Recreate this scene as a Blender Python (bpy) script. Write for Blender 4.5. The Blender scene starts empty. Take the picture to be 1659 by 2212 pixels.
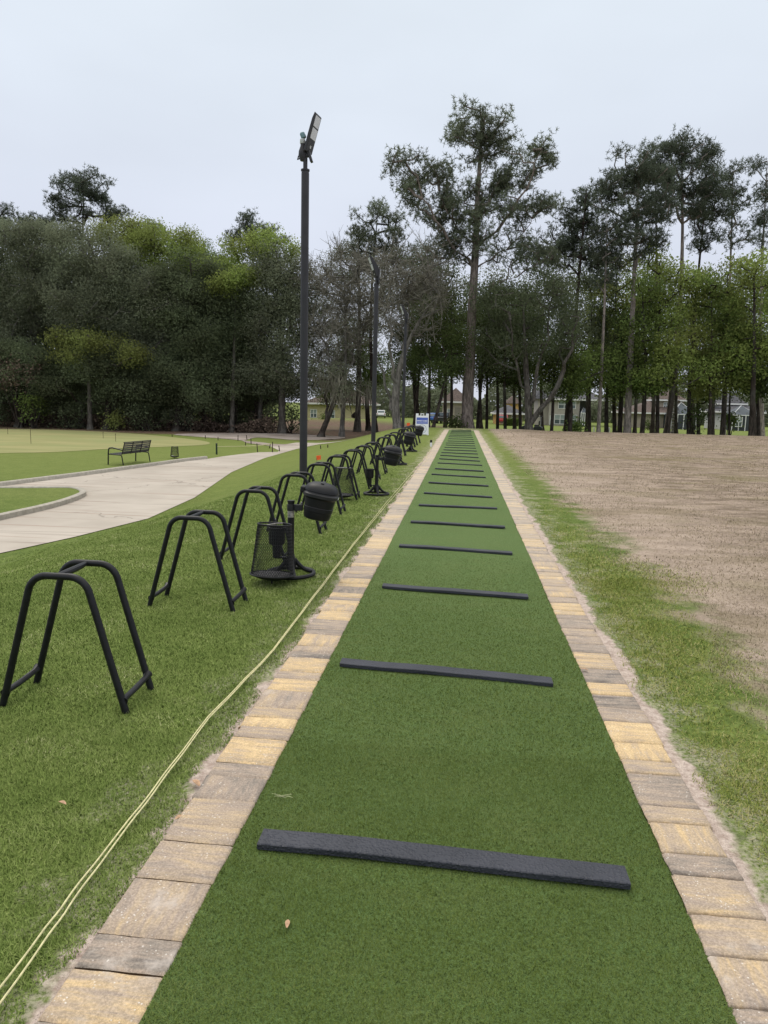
import bpy, math, random
import numpy as np
from mathutils import Vector, Matrix

random.seed(7)
RNG = np.random.default_rng(11)
scene = bpy.context.scene
COL = scene.collection
R = math.radians

# ------------------------------------------------------------------ camera
CAM = np.array([-0.012, 0.0, 1.6])
YAW, PITCH, ROLL = R(5.904), R(8.589), R(1.36)
PW, PH, PF = 1659.0, 2212.0, 1560.0
_f = np.array([-math.sin(YAW)*math.cos(PITCH), math.cos(YAW)*math.cos(PITCH), -math.sin(PITCH)])
_r0 = np.array([math.cos(YAW), math.sin(YAW), 0.0])
_u0 = np.cross(_r0, _f)
_r = _r0*math.cos(ROLL) + _u0*math.sin(ROLL)
_u = -_r0*math.sin(ROLL) + _u0*math.cos(ROLL)

def ray(px, py):
    return _f + _r*(px-PW/2)/PF - _u*(py-PH/2)/PF
def on_z(px, py, z=0.0):
    d = ray(px, py); return CAM + d*((z-CAM[2])/d[2])
def on_y(px, py, Y):
    d = ray(px, py); return CAM + d*((Y-CAM[1])/d[1])

cd = bpy.data.cameras.new('camera'); cam = bpy.data.objects.new('camera', cd); COL.objects.link(cam)
cd.sensor_fit = 'VERTICAL'; cd.sensor_height = 36.0; cd.lens = 36.0*PF/PH
cd.clip_start = 0.05; cd.clip_end = 3000
m = Matrix((( _r[0], _u[0], -_f[0], CAM[0]), (_r[1], _u[1], -_f[1], CAM[1]), (_r[2], _u[2], -_f[2], CAM[2]), (0,0,0,1)))
cam.matrix_world = m
scene.camera = cam

# ------------------------------------------------------------------ helpers
def tag(o, label=None, cat=None, group=None, kind=None):
    if label: o['label'] = label
    if cat: o['category'] = cat
    if group: o['group'] = group
    if kind: o['kind'] = kind
    return o

def empty(name, loc, rz=0.0, label=None, cat=None, group=None):
    o = bpy.data.objects.new(name, None); COL.objects.link(o)
    o.empty_display_size = 0.2
    o.location = loc; o.rotation_euler = (0, 0, rz)
    return tag(o, label, cat, group)

def copy_tree(o, parent=None):
    c = o.copy(); COL.objects.link(c)
    if parent is not None:
        c.parent = parent
    for ch in list(o.children):
        copy_tree(ch, c)
    return c

def np_mesh(name, V, F, mat, parent=None, smooth=False, colors=None):
    """V (n,3), F (m,k) arrays -> one mesh object"""
    V = np.asarray(V, dtype=np.float32); F = np.asarray(F, dtype=np.int32)
    me = bpy.data.meshes.new(name)
    k = F.shape[1]
    me.vertices.add(len(V)); me.vertices.foreach_set('co', V.ravel())
    me.loops.add(F.size); me.loops.foreach_set('vertex_index', F.ravel())
    me.polygons.add(len(F))
    me.polygons.foreach_set('loop_start', np.arange(0, F.size, k, dtype=np.int32))
    if smooth:
        me.polygons.foreach_set('use_smooth', np.ones(len(F), dtype=bool))
    if colors is not None:
        a = me.color_attributes.new('tint', 'FLOAT_COLOR', 'POINT')
        a.data.foreach_set('color', np.asarray(colors, dtype=np.float32).ravel())
    me.update(calc_edges=True)
    o = bpy.data.objects.new(name, me); COL.objects.link(o)
    if mat: me.materials.append(mat)
    if parent is not None: o.parent = parent
    return o

class MB:
    """collects shapes; build() links them as one mesh object"""
    def __init__(self): self.v = []; self.f = []
    def add(self, vs, fs):
        n = len(self.v); self.v += [tuple(p) for p in vs]
        self.f += [tuple(i+n for i in q) for q in fs]; return self
    def box(self, c, s, rot=None):
        vs = []
        for dx in (-.5, .5):
            for dy in (-.5, .5):
                for dz in (-.5, .5):
                    p = Vector((dx*s[0], dy*s[1], dz*s[2]))
                    if rot is not None: p = rot @ p
                    vs.append(p + Vector(c))
        return self.add(vs, [(0,1,3,2),(4,6,7,5),(0,4,5,1),(2,3,7,6),(0,2,6,4),(1,5,7,3)])
    def tube(self, pts, r, n=10, cap=True, closed=False):
        pts = [Vector(p) for p in pts]; N = len(pts)
        rs = r if isinstance(r, (list, tuple)) else [r]*N
        t0 = (pts[1]-pts[0]).normalized()
        a = Vector((0,0,1)) if abs(t0.z) < .9 else Vector((1,0,0))
        u = t0.cross(a).normalized(); vs = []
        for i, p in enumerate(pts):
            if closed: t = (pts[(i+1) % N]-pts[i-1]).normalized()
            elif i == 0: t = t0
            elif i == N-1: t = (pts[-1]-pts[-2]).normalized()
            else: t = ((pts[i+1]-pts[i]).normalized()+(pts[i]-pts[i-1]).normalized()).normalized()
            u = (u - t*u.dot(t)).normalized(); w = t.cross(u)
            for k in range(n):
                an = 2*math.pi*k/n
                vs.append(p + (u*math.cos(an)+w*math.sin(an))*rs[i])
        fs = []
        for i in range(N if closed else N-1):
            j = (i+1) % N
            for k in range(n):
                k2 = (k+1) % n
                fs.append((i*n+k, i*n+k2, j*n+k2, j*n+k))
        if cap and not closed:
            fs.append(tuple(range(n-1, -1, -1))); fs.append(tuple((N-1)*n+k for k in range(n)))
        return self.add(vs, fs)
    def lathe(self, prof, n=24, c=(0,0,0), rot=None, sq=None, cap=True):
        """prof list of (r,z); sq = superellipse exponent"""
        vs = []
        for r, z in prof:
            for k in range(n):
                an = 2*math.pi*k/n; ca, sa = math.cos(an), math.sin(an)
                q = 1.0
                if sq: q = (abs(ca)**sq+abs(sa)**sq)**(-1/sq)
                p = Vector((r*q*ca, r*q*sa, z))
                if rot is not None: p = rot @ p
                vs.append(p+Vector(c))
        fs = []
        for i in range(len(prof)-1):
            for k in range(n):
                k2 = (k+1) % n
                fs.append((i*n+k, i*n+k2, (i+1)*n+k2, (i+1)*n+k))
        if cap:
            fs.append(tuple(range(n-1, -1, -1))); L = len(prof)-1
            fs.append(tuple(L*n+k for k in range(n)))
        return self.add(vs, fs)
    def prism(self, poly, y0, y1, fn=None):
        """polygon in x,z swept along y"""
        n = len(poly)
        vs = [Vector((x, y0, z)) for x, z in poly] + [Vector((x, y1, z)) for x, z in poly]
        if fn: vs = [fn(p) for p in vs]
        fs = [tuple(range(n)), tuple(range(2*n-1, n-1, -1))]
        for i in range(n):
            j = (i+1) % n; fs.append((i, i+n, j+n, j))
        return self.add(vs, fs)
    def build(self, name, mat, parent=None, smooth=True, bevel=0.0, ang=35):
        me = bpy.data.meshes.new(name); me.from_pydata(self.v, [], self.f)
        import bmesh
        bm = bmesh.new(); bm.from_mesh(me); bmesh.ops.recalc_face_normals(bm, faces=bm.faces[:]); bm.to_mesh(me); bm.free()
        if smooth:
            for p in me.polygons: p.use_smooth = True
            me.set_sharp_from_angle(angle=R(ang))
        if mat: me.materials.append(mat)
        o = bpy.data.objects.new(name, me); COL.objects.link(o)
        if parent is not None: o.parent = parent
        if bevel:
            b = o.modifiers.new('bevel', 'BEVEL'); b.width = bevel; b.segments = 2; b.limit_method = 'ANGLE'
        return o

def round_path(corners, rad, n=6):
    P = [Vector(c) for c in corners]; out = [P[0]]
    for i in range(1, len(P)-1):
        a = (P[i-1]-P[i]).normalized(); b = (P[i+1]-P[i]).normalized()
        ang = a.angle(b); d = rad/math.tan(ang/2)
        p0 = P[i]+a*d; p1 = P[i]+b*d; c = P[i]+(a+b).normalized()*(rad/math.sin(ang/2))
        for k in range(n+1):
            t = k/n; v0 = (p0-c); v1 = (p1-c); q = v0.lerp(v1, t).normalized()*rad
            out.append(c+q)
    out.append(P[-1]); return out

# ------------------------------------------------------------------ materials
class NT:
    def __init__(self, name):
        self.m = bpy.data.materials.new(name); self.m.use_nodes = True
        self.t = self.m.node_tree; self.t.nodes.clear()
        self.out = self.n('ShaderNodeOutputMaterial'); self.b = self.n('ShaderNodeBsdfPrincipled')
        self.l(self.b.outputs[0], self.out.inputs[0])
    def n(self, ty, **k):
        x = self.t.nodes.new(ty)
        for a, v in k.items(): setattr(x, a, v)
        return x
    def l(self, a, b): self.t.links.new(a, b)
    def val(self, inp, v):
        if hasattr(v, 'is_output') or isinstance(v, bpy.types.NodeSocket): self.l(v, inp)
        else: inp.default_value = v
    def math(self, op, a, b=0.0, c=None, clamp=False):
        x = self.n('ShaderNodeMath', operation=op); x.use_clamp = clamp
        self.val(x.inputs[0], a); self.val(x.inputs[1], b)
        if c is not None: self.val(x.inputs[2], c)
        return x.outputs[0]
    def noise(self, vec, scale, detail=3, rough=.55, dist=0):
        x = self.n('ShaderNodeTexNoise'); x.inputs['Scale'].default_value = scale
        x.inputs['Detail'].default_value = detail; x.inputs['Roughness'].default_value = rough
        x.inputs['Distortion'].default_value = dist
        if vec is not None: self.l(vec, x.inputs['Vector'])
        return x.outputs[0]
    def mapping(self, vec, scale=(1,1,1), loc=(0,0,0)):
        x = self.n('ShaderNodeMapping'); self.l(vec, x.inputs[0])
        x.inputs['Scale'].default_value = scale; self.val(x.inputs['Location'], loc); return x.outputs[0]
    def mix(self, f, a, b, mode='MIX'):
        x = self.n('ShaderNodeMix', data_type='RGBA', blend_type=mode)
        self.val(x.inputs[0], f)
        self.val(x.inputs[6], a if not isinstance(a, tuple) else (*a[:3], 1)); self.val(x.inputs[7], b if not isinstance(b, tuple) else (*b[:3], 1))
        return x.outputs[2]
    def smooth(self, v, a, b):
        x = self.n('ShaderNodeMapRange', interpolation_type='SMOOTHSTEP')
        self.val(x.inputs[0], v); x.inputs[1].default_value = a; x.inputs[2].default_value = b
        return x.outputs[0]
    def bump(self, h, strength=.3, dist=.01):
        x = self.n('ShaderNodeBump'); x.inputs['Strength'].default_value = strength; x.inputs['Distance'].default_value = dist
        self.l(h, x.inputs['Height']); self.l(x.outputs[0], self.b.inputs['Normal'])
    def pos(self): return self.n('ShaderNodeNewGeometry').outputs['Position']
    def obj(self): return self.n('ShaderNodeTexCoord').outputs['Object']
    def set(self, color=None, rough=.6, metal=0, spec=.5):
        if color is not None: self.val(self.b.inputs['Base Color'], (*color, 1) if isinstance(color, tuple) else color)
        self.val(self.b.inputs['Roughness'], rough); self.b.inputs['Metallic'].default_value = metal
        self.b.inputs['Specular IOR Level'].default_value = spec
        return self.m

def plain(name, col, rough=.6, var=.25, scale=8, spec=.4, metal=0, bump=0, coord='obj'):
    t = NT(name); v = t.obj() if coord == 'obj' else t.pos()
    n = t.noise(v, scale, 4)
    lo = tuple(c*(1-var) for c in col); hi = tuple(min(1, c*(1+var)) for c in col)
    c = t.mix(t.smooth(n, .3, .7), lo, hi)
    if bump: t.bump(t.noise(v, scale*6, 3), bump, .01)
    return t.set(c, rough, metal, spec)

def leaf_mat(name, col, var=.6, trans=.25, hue=(1.0, 1.0, 1.0), patch=.25):
    t = NT(name); t.t.nodes.remove(t.b)
    g = t.n('ShaderNodeNewGeometry'); rp = g.outputs['Random Per Island']
    f = t.math('MULTIPLY_ADD', rp, var*2, 1-var)
    pn = t.noise(g.outputs['Position'], .35, 2)
    f = t.math('MULTIPLY', f, t.math('MULTIPLY_ADD', t.smooth(pn, .3, .7), patch*2, 1-patch))
    hs = t.n('ShaderNodeHueSaturation'); t.l(f, hs.inputs['Value'])
    t.l(t.math('MULTIPLY_ADD', pn, .06, .47), hs.inputs['Hue'])
    hs.inputs['Color'].default_value = (*col, 1)
    d = t.n('ShaderNodeBsdfDiffuse'); t.l(hs.outputs[0], d.inputs[0])
    tr = t.n('ShaderNodeBsdfTranslucent')
    t.l(t.mix(1.0, hs.outputs[0], hue, 'MULTIPLY'), tr.inputs[0])
    mx = t.n('ShaderNodeMixShader'); mx.inputs[0].default_value = trans
    t.l(d.outputs[0], mx.inputs[1]); t.l(tr.outputs[0], mx.inputs[2]); t.l(mx.outputs[0], t.out.inputs[0])
    return t.m

M = {}
M['black'] = plain('black_powder_coat', (.0075, .008, .0105), .42, .3, 30, .3)
M['blackplastic'] = plain('black_plastic', (.0065, .007, .009), .5, .2, 12, .32, bump=.05)
M['rim'] = plain('plastic_rim', (.016, .0165, .019), .45, .2, 12)
M['strap'] = plain('strap', (.014, .015, .018), .5, .2, 20)
M['worn'] = plain('worn_steel', (.33, .32, .31), .4, .4, 30, .5, .6)
M['pole'] = plain('bronze_pole', (.028, .028, .033), .45, .15, 3, .35)
M['led'] = plain('led_lens', (.62, .64, .68), .25, .05, 5)
M['sensor'] = plain('sensor_grey', (.55, .57, .58), .5, .1, 5)
M['sensorblue'] = plain('sensor_blue', (.16, .27, .31), .5, .1, 5)
M['white'] = plain('white_plastic', (.78, .79, .82), .45, .03, 4)
M['blue'] = plain('blue_print', (.07, .12, .46), .5, .12, 3)
M['print'] = plain('seal_ink', (.27, .31, .37), .6, .1, 9)
M['printpale'] = plain('seal_ink_pale', (.60, .64, .71), .6, .1, 9)
M['printmid'] = plain('seal_disc', (.36, .38, .52), .6, .2, 9)
M['rope'] = plain('yellow_rope', (.62, .58, .33), .8, .18, 60, .2)
M['orange'] = plain('orange_flag', (.85, .13, .03), .6, .1, 9)
M['stake'] = plain('stake_wood', (.055, .042, .03), .8, .3, 12, .2)
M['greenpost'] = plain('green_post', (.015, .035, .018), .5, .2, 9)
M['concrete'] = plain('kerb_concrete', (.36, .335, .29), .85, .14, 9, .2, bump=.2, coord='pos')
M['slat'] = plain('bench_slat', (.04, .042, .048), .42, .2, 10)
M['ball'] = plain('white_paper', (.7, .69, .66), .6, .1, 30)
M['dryleaf'] = plain('dry_leaf', (.42, .27, .17), .8, .3, 40, .2)
M['clip'] = plain('clipping', (.45, .47, .27), .8, .3, 40, .2)
M['wallgrey'] = plain('stucco_greige', (.40, .37, .33), .9, .08, 1.5, .2)
M['wallyellow'] = plain('stucco_yellow', (.52, .46, .28), .9, .08, 1.5, .2)
M['walltan'] = plain('stucco_tan', (.38, .33, .27), .9, .08, 1.5, .2)
M['wallorange'] = plain('stucco_orange', (.55, .34, .14), .9, .1, 1.5, .2)
M['wallwhite'] = plain('stucco_white', (.52, .52, .54), .9, .06, 1.5, .2)
M['trim'] = plain('white_trim', (.72, .72, .72), .6, .05, 3)
M['pane'] = plain('window_glass', (.10, .13, .14), .12, .3, .8, .6)
M['blind'] = plain('window_blind', (.28, .33, .33), .4, .1, .8, .6)
M['roofgrey'] = plain('shingle_grey', (.10, .10, .11), .9, .25, 4, .2, bump=.3)
M['roofbrown'] = plain('shingle_brown', (.115, .09, .08), .9, .25, 4, .2, bump=.3)
M['screen'] = plain('pool_screen', (.045, .052, .06), .7, .2, 1, .3)
M['screenroof'] = plain('pool_screen_roof', (.085, .10, .115), .7, .15, 1, .3)
M['garage'] = plain('garage_door', (.22, .20, .17), .8, .1, 1.5, .2)
M['door'] = plain('door_white', (.62, .62, .61), .6, .05, 2)
M['tyre'] = plain('tyre_rubber', (.012, .012, .013), .85, .2, 20, .2)
M['chrome'] = plain('wheel_metal', (.45, .45, .46), .3, .1, 20, .5, .8)
M['carblue'] = plain('car_paint_blue', (.02, .11, .38), .25, .05, 2, .6)
M['cardark'] = plain('car_paint_dark', (.025, .028, .03), .25, .1, 2, .6)
M['carwhite'] = plain('car_paint_white', (.72, .73, .74), .25, .03, 2, .6)
M['carred'] = plain('car_paint_red', (.40, .03, .03), .3, .05, 2, .6)
M['tail'] = plain('tail_lamp', (.35, .02, .02), .25, .05, 2, .6)
M['seat'] = plain('cart_seat', (.02, .02, .021), .55, .2, 12)

def bark(name, a, b, sx=6, sz=1.2):
    t = NT(name); v = t.mapping(t.obj(), (sx, sx, sz))
    n = t.noise(v, 1.6, 5, .65, .6); p = t.noise(t.obj(), .6, 2)
    c = t.mix(t.smooth(n, .35, .68), a, b)
    c = t.mix(t.math('MULTIPLY', t.smooth(p, .45, .7), .4), c, (.16, .165, .15))
    t.bump(n, .8, .06)
    return t.set(c, .95, 0, .1)
M['bark_pine'] = bark('pine_bark', (.095, .078, .070), (.31, .262, .232))
M['bark_pine_grey'] = bark('grey_pine_bark', (.13, .115, .105), (.36, .31, .28))
M['bark_dark'] = bark('dark_bark', (.024, .020, .017), (.075, .060, .052))
M['bark_oak'] = bark('oak_bark', (.05, .045, .04), (.16, .145, .13))
M['bark_grey'] = bark('lichen_bark', (.085, .08, .072), (.24, .225, .205))

M['pine'] = leaf_mat('pine_needles', (.145, .168, .112), .35, .4)
M['pine_dark'] = leaf_mat('dark_pine_needles', (.100, .120, .086), .35, .35)
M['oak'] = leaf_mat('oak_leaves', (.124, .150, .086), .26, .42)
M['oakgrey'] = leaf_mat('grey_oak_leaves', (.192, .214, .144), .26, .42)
M['mid'] = leaf_mat('green_leaves', (.135, .186, .056), .32, .4)
M['bright'] = leaf_mat('spring_leaves', (.255, .315, .095), .28, .5)
M['olive'] = leaf_mat('olive_spring_leaves', (.225, .258, .088), .28, .5)
M['shadeleaf'] = leaf_mat('understory_leaves', (.092, .124, .046), .35, .4)
M['moss'] = leaf_mat('spanish_moss', (.22, .21, .17), .4, .1)
M['brownleaf'] = leaf_mat('bare_brown_scrub', (.13, .098, .078), .5, .1)
M['twig'] = plain('grey_twigs', (.20, .19, .16), .95, .35, 3, .1)

# --- turf, grass blades
def turf_mat():
    t = NT('artificial_turf'); p = t.pos()
    n1 = t.noise(p, 1.1, 3); n2 = t.noise(p, 240, 2, .7); n3 = t.noise(t.mapping(p, (3, 14, 1)), 1, 3)
    c = t.mix(t.smooth(n1, .3, .7), (.086, .136, .032), (.106, .152, .040))
    c = t.mix(t.smooth(n3, .35, .7), c, (.092, .150, .036))
    c = t.mix(t.smooth(n2, .3, .75), t.mix(1.0, c, (.68, .7, .68), 'MULTIPLY'), t.mix(1.0, c, (1.32, 1.3, 1.36), 'MULTIPLY'))
    t.bump(n2, .9, .012)
    t.b.inputs['Sheen Weight'].default_value = .22; t.b.inputs['Sheen Roughness'].default_value = .5
    t.b.inputs['Sheen Tint'].default_value = (.55, .75, .42, 1)
    return t.set(c, .9, 0, .15)
M['turf'] = turf_mat()

def blade_mat(name, ramp):
    t = NT(name); g = t.n('ShaderNodeNewGeometry')
    cr = t.n('ShaderNodeValToRGB'); e = cr.color_ramp.elements
    e[0].position, e[0].color = ramp[0][0], (*ramp[0][1], 1); e[1].position, e[1].color = ramp[-1][0], (*ramp[-1][1], 1)
    for p, c in ramp[1:-1]:
        x = cr.color_ramp.elements.new(p); x.color = (*c, 1)
    pn = t.noise(g.outputs['Position'], 2.2, 3)
    f = t.math('ADD', t.math('MULTIPLY', g.outputs['Random Per Island'], .72), t.math('MULTIPLY', t.smooth(pn, .3, .7), .28))
    t.l(f, cr.inputs[0])
    return t.set(cr.outputs[0], .9, 0, .06)
M['blade'] = blade_mat('lawn_blades', [(0, (.100, .150, .036)), (.5, (.178, .242, .064)), (.86, (.28, .335, .115)), (1, (.54, .52, .31))])
M['blade_dry'] = blade_mat('dry_blades', [(0, (.10, .095, .045)), (.4, (.20, .165, .10)), (.75, (.38, .31, .22)), (1, (.56, .46, .35))])
M['blade_turf'] = blade_mat('turf_fibres', [(0, (.084, .122, .028)), (.6, (.116, .164, .039)), (1, (.175, .215, .072))])
M['blade_verge'] = blade_mat('verge_blades', [(0, (.11, .15, .028)), (.4, (.20, .24, .05)), (.75, (.32, .31, .11)), (1, (.48, .42, .25))])

def ground_mat():
    t = NT('ground_cover'); p = t.pos()
    sp = t.n('ShaderNodeSeparateXYZ'); t.l(p, sp.inputs[0]); x, y, z = sp.outputs
    nb = t.noise(p, .35, 3); nm = t.noise(p, 1.6, 4); nf = t.noise(p, 38, 4, .7); nv = t.noise(p, 150, 2, .7)
    lawn = t.mix(t.smooth(nm, .3, .72), (.108, .160, .036), (.152, .204, .054))
    lawn = t.mix(t.math('MULTIPLY', t.smooth(nb, .45, .7), .55), lawn, (.158, .195, .058))
    l6 = t.noise(p, 7, 5, .75)
    lawn = t.mix(t.smooth(l6, .35, .65), t.mix(1.0, lawn, (.78, .82, .75), 'MULTIPLY'), t.mix(1.0, lawn, (1.16, 1.12, 1.15), 'MULTIPLY'))
    lawn = t.mix(t.smooth(nf, .3, .75), t.mix(1.0, lawn, (.6, .62, .55), 'MULTIPLY'), t.mix(1.0, lawn, (1.35, 1.3, 1.4), 'MULTIPLY'))
    # tall-sighted lawn beyond reads yellower
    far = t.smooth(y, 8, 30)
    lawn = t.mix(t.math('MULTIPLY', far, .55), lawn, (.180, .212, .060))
    # worn sand patches where rope runs
    ax = t.math('ABSOLUTE', x)
    nd = t.noise(p, 3.2, 5, .7)
    dust = t.math('MULTIPLY', t.smooth(t.math('ADD', nd, t.math('MULTIPLY', t.smooth(ax, 1.75, 1.05), .24)), .62, .78), t.smooth(ax, 2.0, 1.3))
    nfs = t.noise(p, 60, 3, .7)
    dust = t.math('MULTIPLY', dust, t.smooth(nfs, .35, .6))
    sandc = t.mix(nf, (.40, .33, .28), (.62, .55, .48))
    lawn = t.mix(t.math('MULTIPLY', dust, .5), lawn, sandc)
    # dormant range field on the right
    fx = t.math('ADD', x, t.math('ADD', t.math('MULTIPLY_ADD', nm, 1.1, -.55), t.math('MULTIPLY_ADD', nd, .8, -.4)))
    fmask = t.math('MULTIPLY', t.smooth(fx, 1.55, 2.2), t.smooth(y, 53.5, 50.5))
    st = t.noise(t.mapping(p, (.9, 1.7, 1)), 1.3, 6, .72)
    fcol = t.mix(t.smooth(st, .38, .62), (.200, .157, .120), (.390, .314, .255))
    patch = t.noise(t.mapping(p, (.45, 1.0, 1)), .8, 4, .6)
    fcol = t.mix(t.math('MULTIPLY', t.smooth(patch, .5, .68), .55), fcol, (.19, .175, .075))
    fcol = t.mix(t.smooth(t.noise(t.mapping(p, (18, 34, 1)), 1.2, 4, .7), .30, .72), t.mix(1.0, fcol, (.62, .6, .58), 'MULTIPLY'), t.mix(1.0, fcol, (1.25, 1.25, 1.25), 'MULTIPLY'))
    fcol = t.mix(t.math('MULTIPLY', t.smooth(t.noise(p, 22, 3, .7), .60, .72), .7), fcol, (.16, .12, .085))
    wis = t.noise(t.mapping(p, (1.6, 2.4, 1)), 1.0, 8, .82, .4)
    fcol = t.mix(t.math('MULTIPLY', t.smooth(wis, .51, .60), .7), fcol, (.17, .135, .085))
    wis2 = t.noise(t.mapping(p, (.5, .9, 1), (5, 9, 0)), 1.0, 6, .75, .3)
    fcol = t.mix(t.math('MULTIPLY', t.smooth(wis2, .55, .66), .5), fcol, (.44, .355, .28))
    band = t.math('MULTIPLY', t.smooth(t.math('ADD', x, t.math('MULTIPLY_ADD', nb, 2.4, -1.2)), 5.0, 2.0), .55)
    fcol = t.mix(t.math('MULTIPLY', band, t.smooth(nf, .25, .6)), fcol, (.50, .405, .335))
    blot = t.noise(t.mapping(p, (.30, .55, 1), (3, 1, 0)), 1.0, 5, .62, .5)
    fcol = t.mix(t.math('MULTIPLY', t.smooth(blot, .52, .64), .45), fcol, (.185, .150, .085))
    c = t.mix(fmask, lawn, fcol)
    # sand along paving edges
    edge = t.math('ADD', ax, t.math('ADD', t.math('MULTIPLY_ADD', nd, .22, -.11), t.math('MULTIPLY_ADD', nm, .20, -.10)))
    smask = t.math('MULTIPLY', t.smooth(edge, 1.105, 1.06), t.math('LESS_THAN', y, 47.5))
    sc = t.mix(t.smooth(nf, .3, .7), (.36, .28, .24), (.60, .51, .45))
    sc = t.mix(t.smooth(nv, .62, .72), sc, (.22, .16, .14))
    c = t.mix(smask, c, sc)
    # pine straw floor under the wood
    ps = t.math('MULTIPLY', t.smooth(t.math('ADD', y, t.math('MULTIPLY_ADD', nb, 6, -3)), 50.5, 54), t.smooth(x, 4, -1))
    ps = t.math('MULTIPLY', ps, t.smooth(y, 108, 92))
    pc = t.mix(t.smooth(t.noise(p, 4, 5, .7), .3, .7), (.075, .048, .035), (.19, .13, .095))
    pc = t.mix(t.math('MULTIPLY', t.smooth(nb, .52, .62), .5), pc, (.10, .105, .05))
    c = t.mix(ps, c, pc)
    t.bump(t.math('ADD', nf, t.math('MULTIPLY', nv, .6)), .7, .02)
    return t.set(c, .95, 0, .1)
M['ground'] = ground_mat()

def concrete_mat():
    t = NT('path_concrete'); p = t.pos()
    n = t.noise(p, .5, 4); f = t.noise(p, 40, 3, .7)
    c = t.mix(t.smooth(n, .3, .7), (.375, .335, .290), (.465, .420, .368))
    st = t.noise(t.mapping(p, (.12, 1.6, 1)), 1.1, 4, .65, .3)
    c = t.mix(t.math('MULTIPLY', t.smooth(st, .60, .70), .5), c, (.20, .16, .135))
    c = t.mix(t.math('MULTIPLY', t.smooth(f, .55, .8), .3), c, (.25, .22, .2))
    st2 = t.noise(t.mapping(p, (.10, 2.6, 1), (7, 3, 0)), 1.0, 5, .6, .4)
    c = t.mix(t.math('MULTIPLY', t.smooth(st2, .575, .64), .42), c, (.24, .16, .12))
    sp = t.n('ShaderNodeSeparateXYZ'); t.l(p, sp.inputs[0])
    jy = t.math('FRACT', t.math('MULTIPLY', t.math('ADD', sp.outputs[1], t.math('MULTIPLY', sp.outputs[0], -.12)), .235))
    jm = t.math('LESS_THAN', t.math('ABSOLUTE', t.math('SUBTRACT', jy, .5)), .004)
    c = t.mix(t.math('MULTIPLY', jm, .6), c, (.14, .12, .10))
    ck = t.n('ShaderNodeTexVoronoi', feature='DISTANCE_TO_EDGE'); ck.inputs['Scale'].default_value = .16
    dd = t.n('ShaderNodeVectorMath', operation='ADD'); t.l(p, dd.inputs[0])
    nn = t.n('ShaderNodeTexNoise'); nn.inputs['Scale'].default_value = 1.3; nn.inputs['Detail'].default_value = 5; t.l(p, nn.inputs['Vector']); t.l(nn.outputs['Color'], dd.inputs[1]); t.l(dd.outputs[0], ck.inputs['Vector'])
    c = t.mix(t.math('MULTIPLY', t.math('LESS_THAN', ck.outputs['Distance'], .0035), .45), c, (.16, .14, .12))
    t.bump(f, .2, .01)
    return t.set(c, .9, 0, .15)
M['path'] = concrete_mat()
def sandroad_mat():
    t = NT('sandy_track'); p = t.pos()
    n = t.noise(p, .6, 5, .65)
    c = t.mix(t.smooth(n, .3, .7), (.24, .20, .175), (.40, .35, .315))
    return t.set(c, .95, 0, .1)
M['track'] = sandroad_mat()
def green_mat():
    t = NT('putting_green'); p = t.pos()
    n = t.noise(t.mapping(p, (.25, 1.2, 1)), .8, 3); b = t.noise(p, .25, 2)
    c = t.mix(t.smooth(n, .3, .7), (.24, .245, .108), (.30, .285, .135))
    c = t.mix(t.math('MULTIPLY', t.smooth(b, .45, .65), .4), c, (.22, .26, .11))
    return t.set(c, .95, 0, .1)
M['green'] = green_mat()

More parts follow.
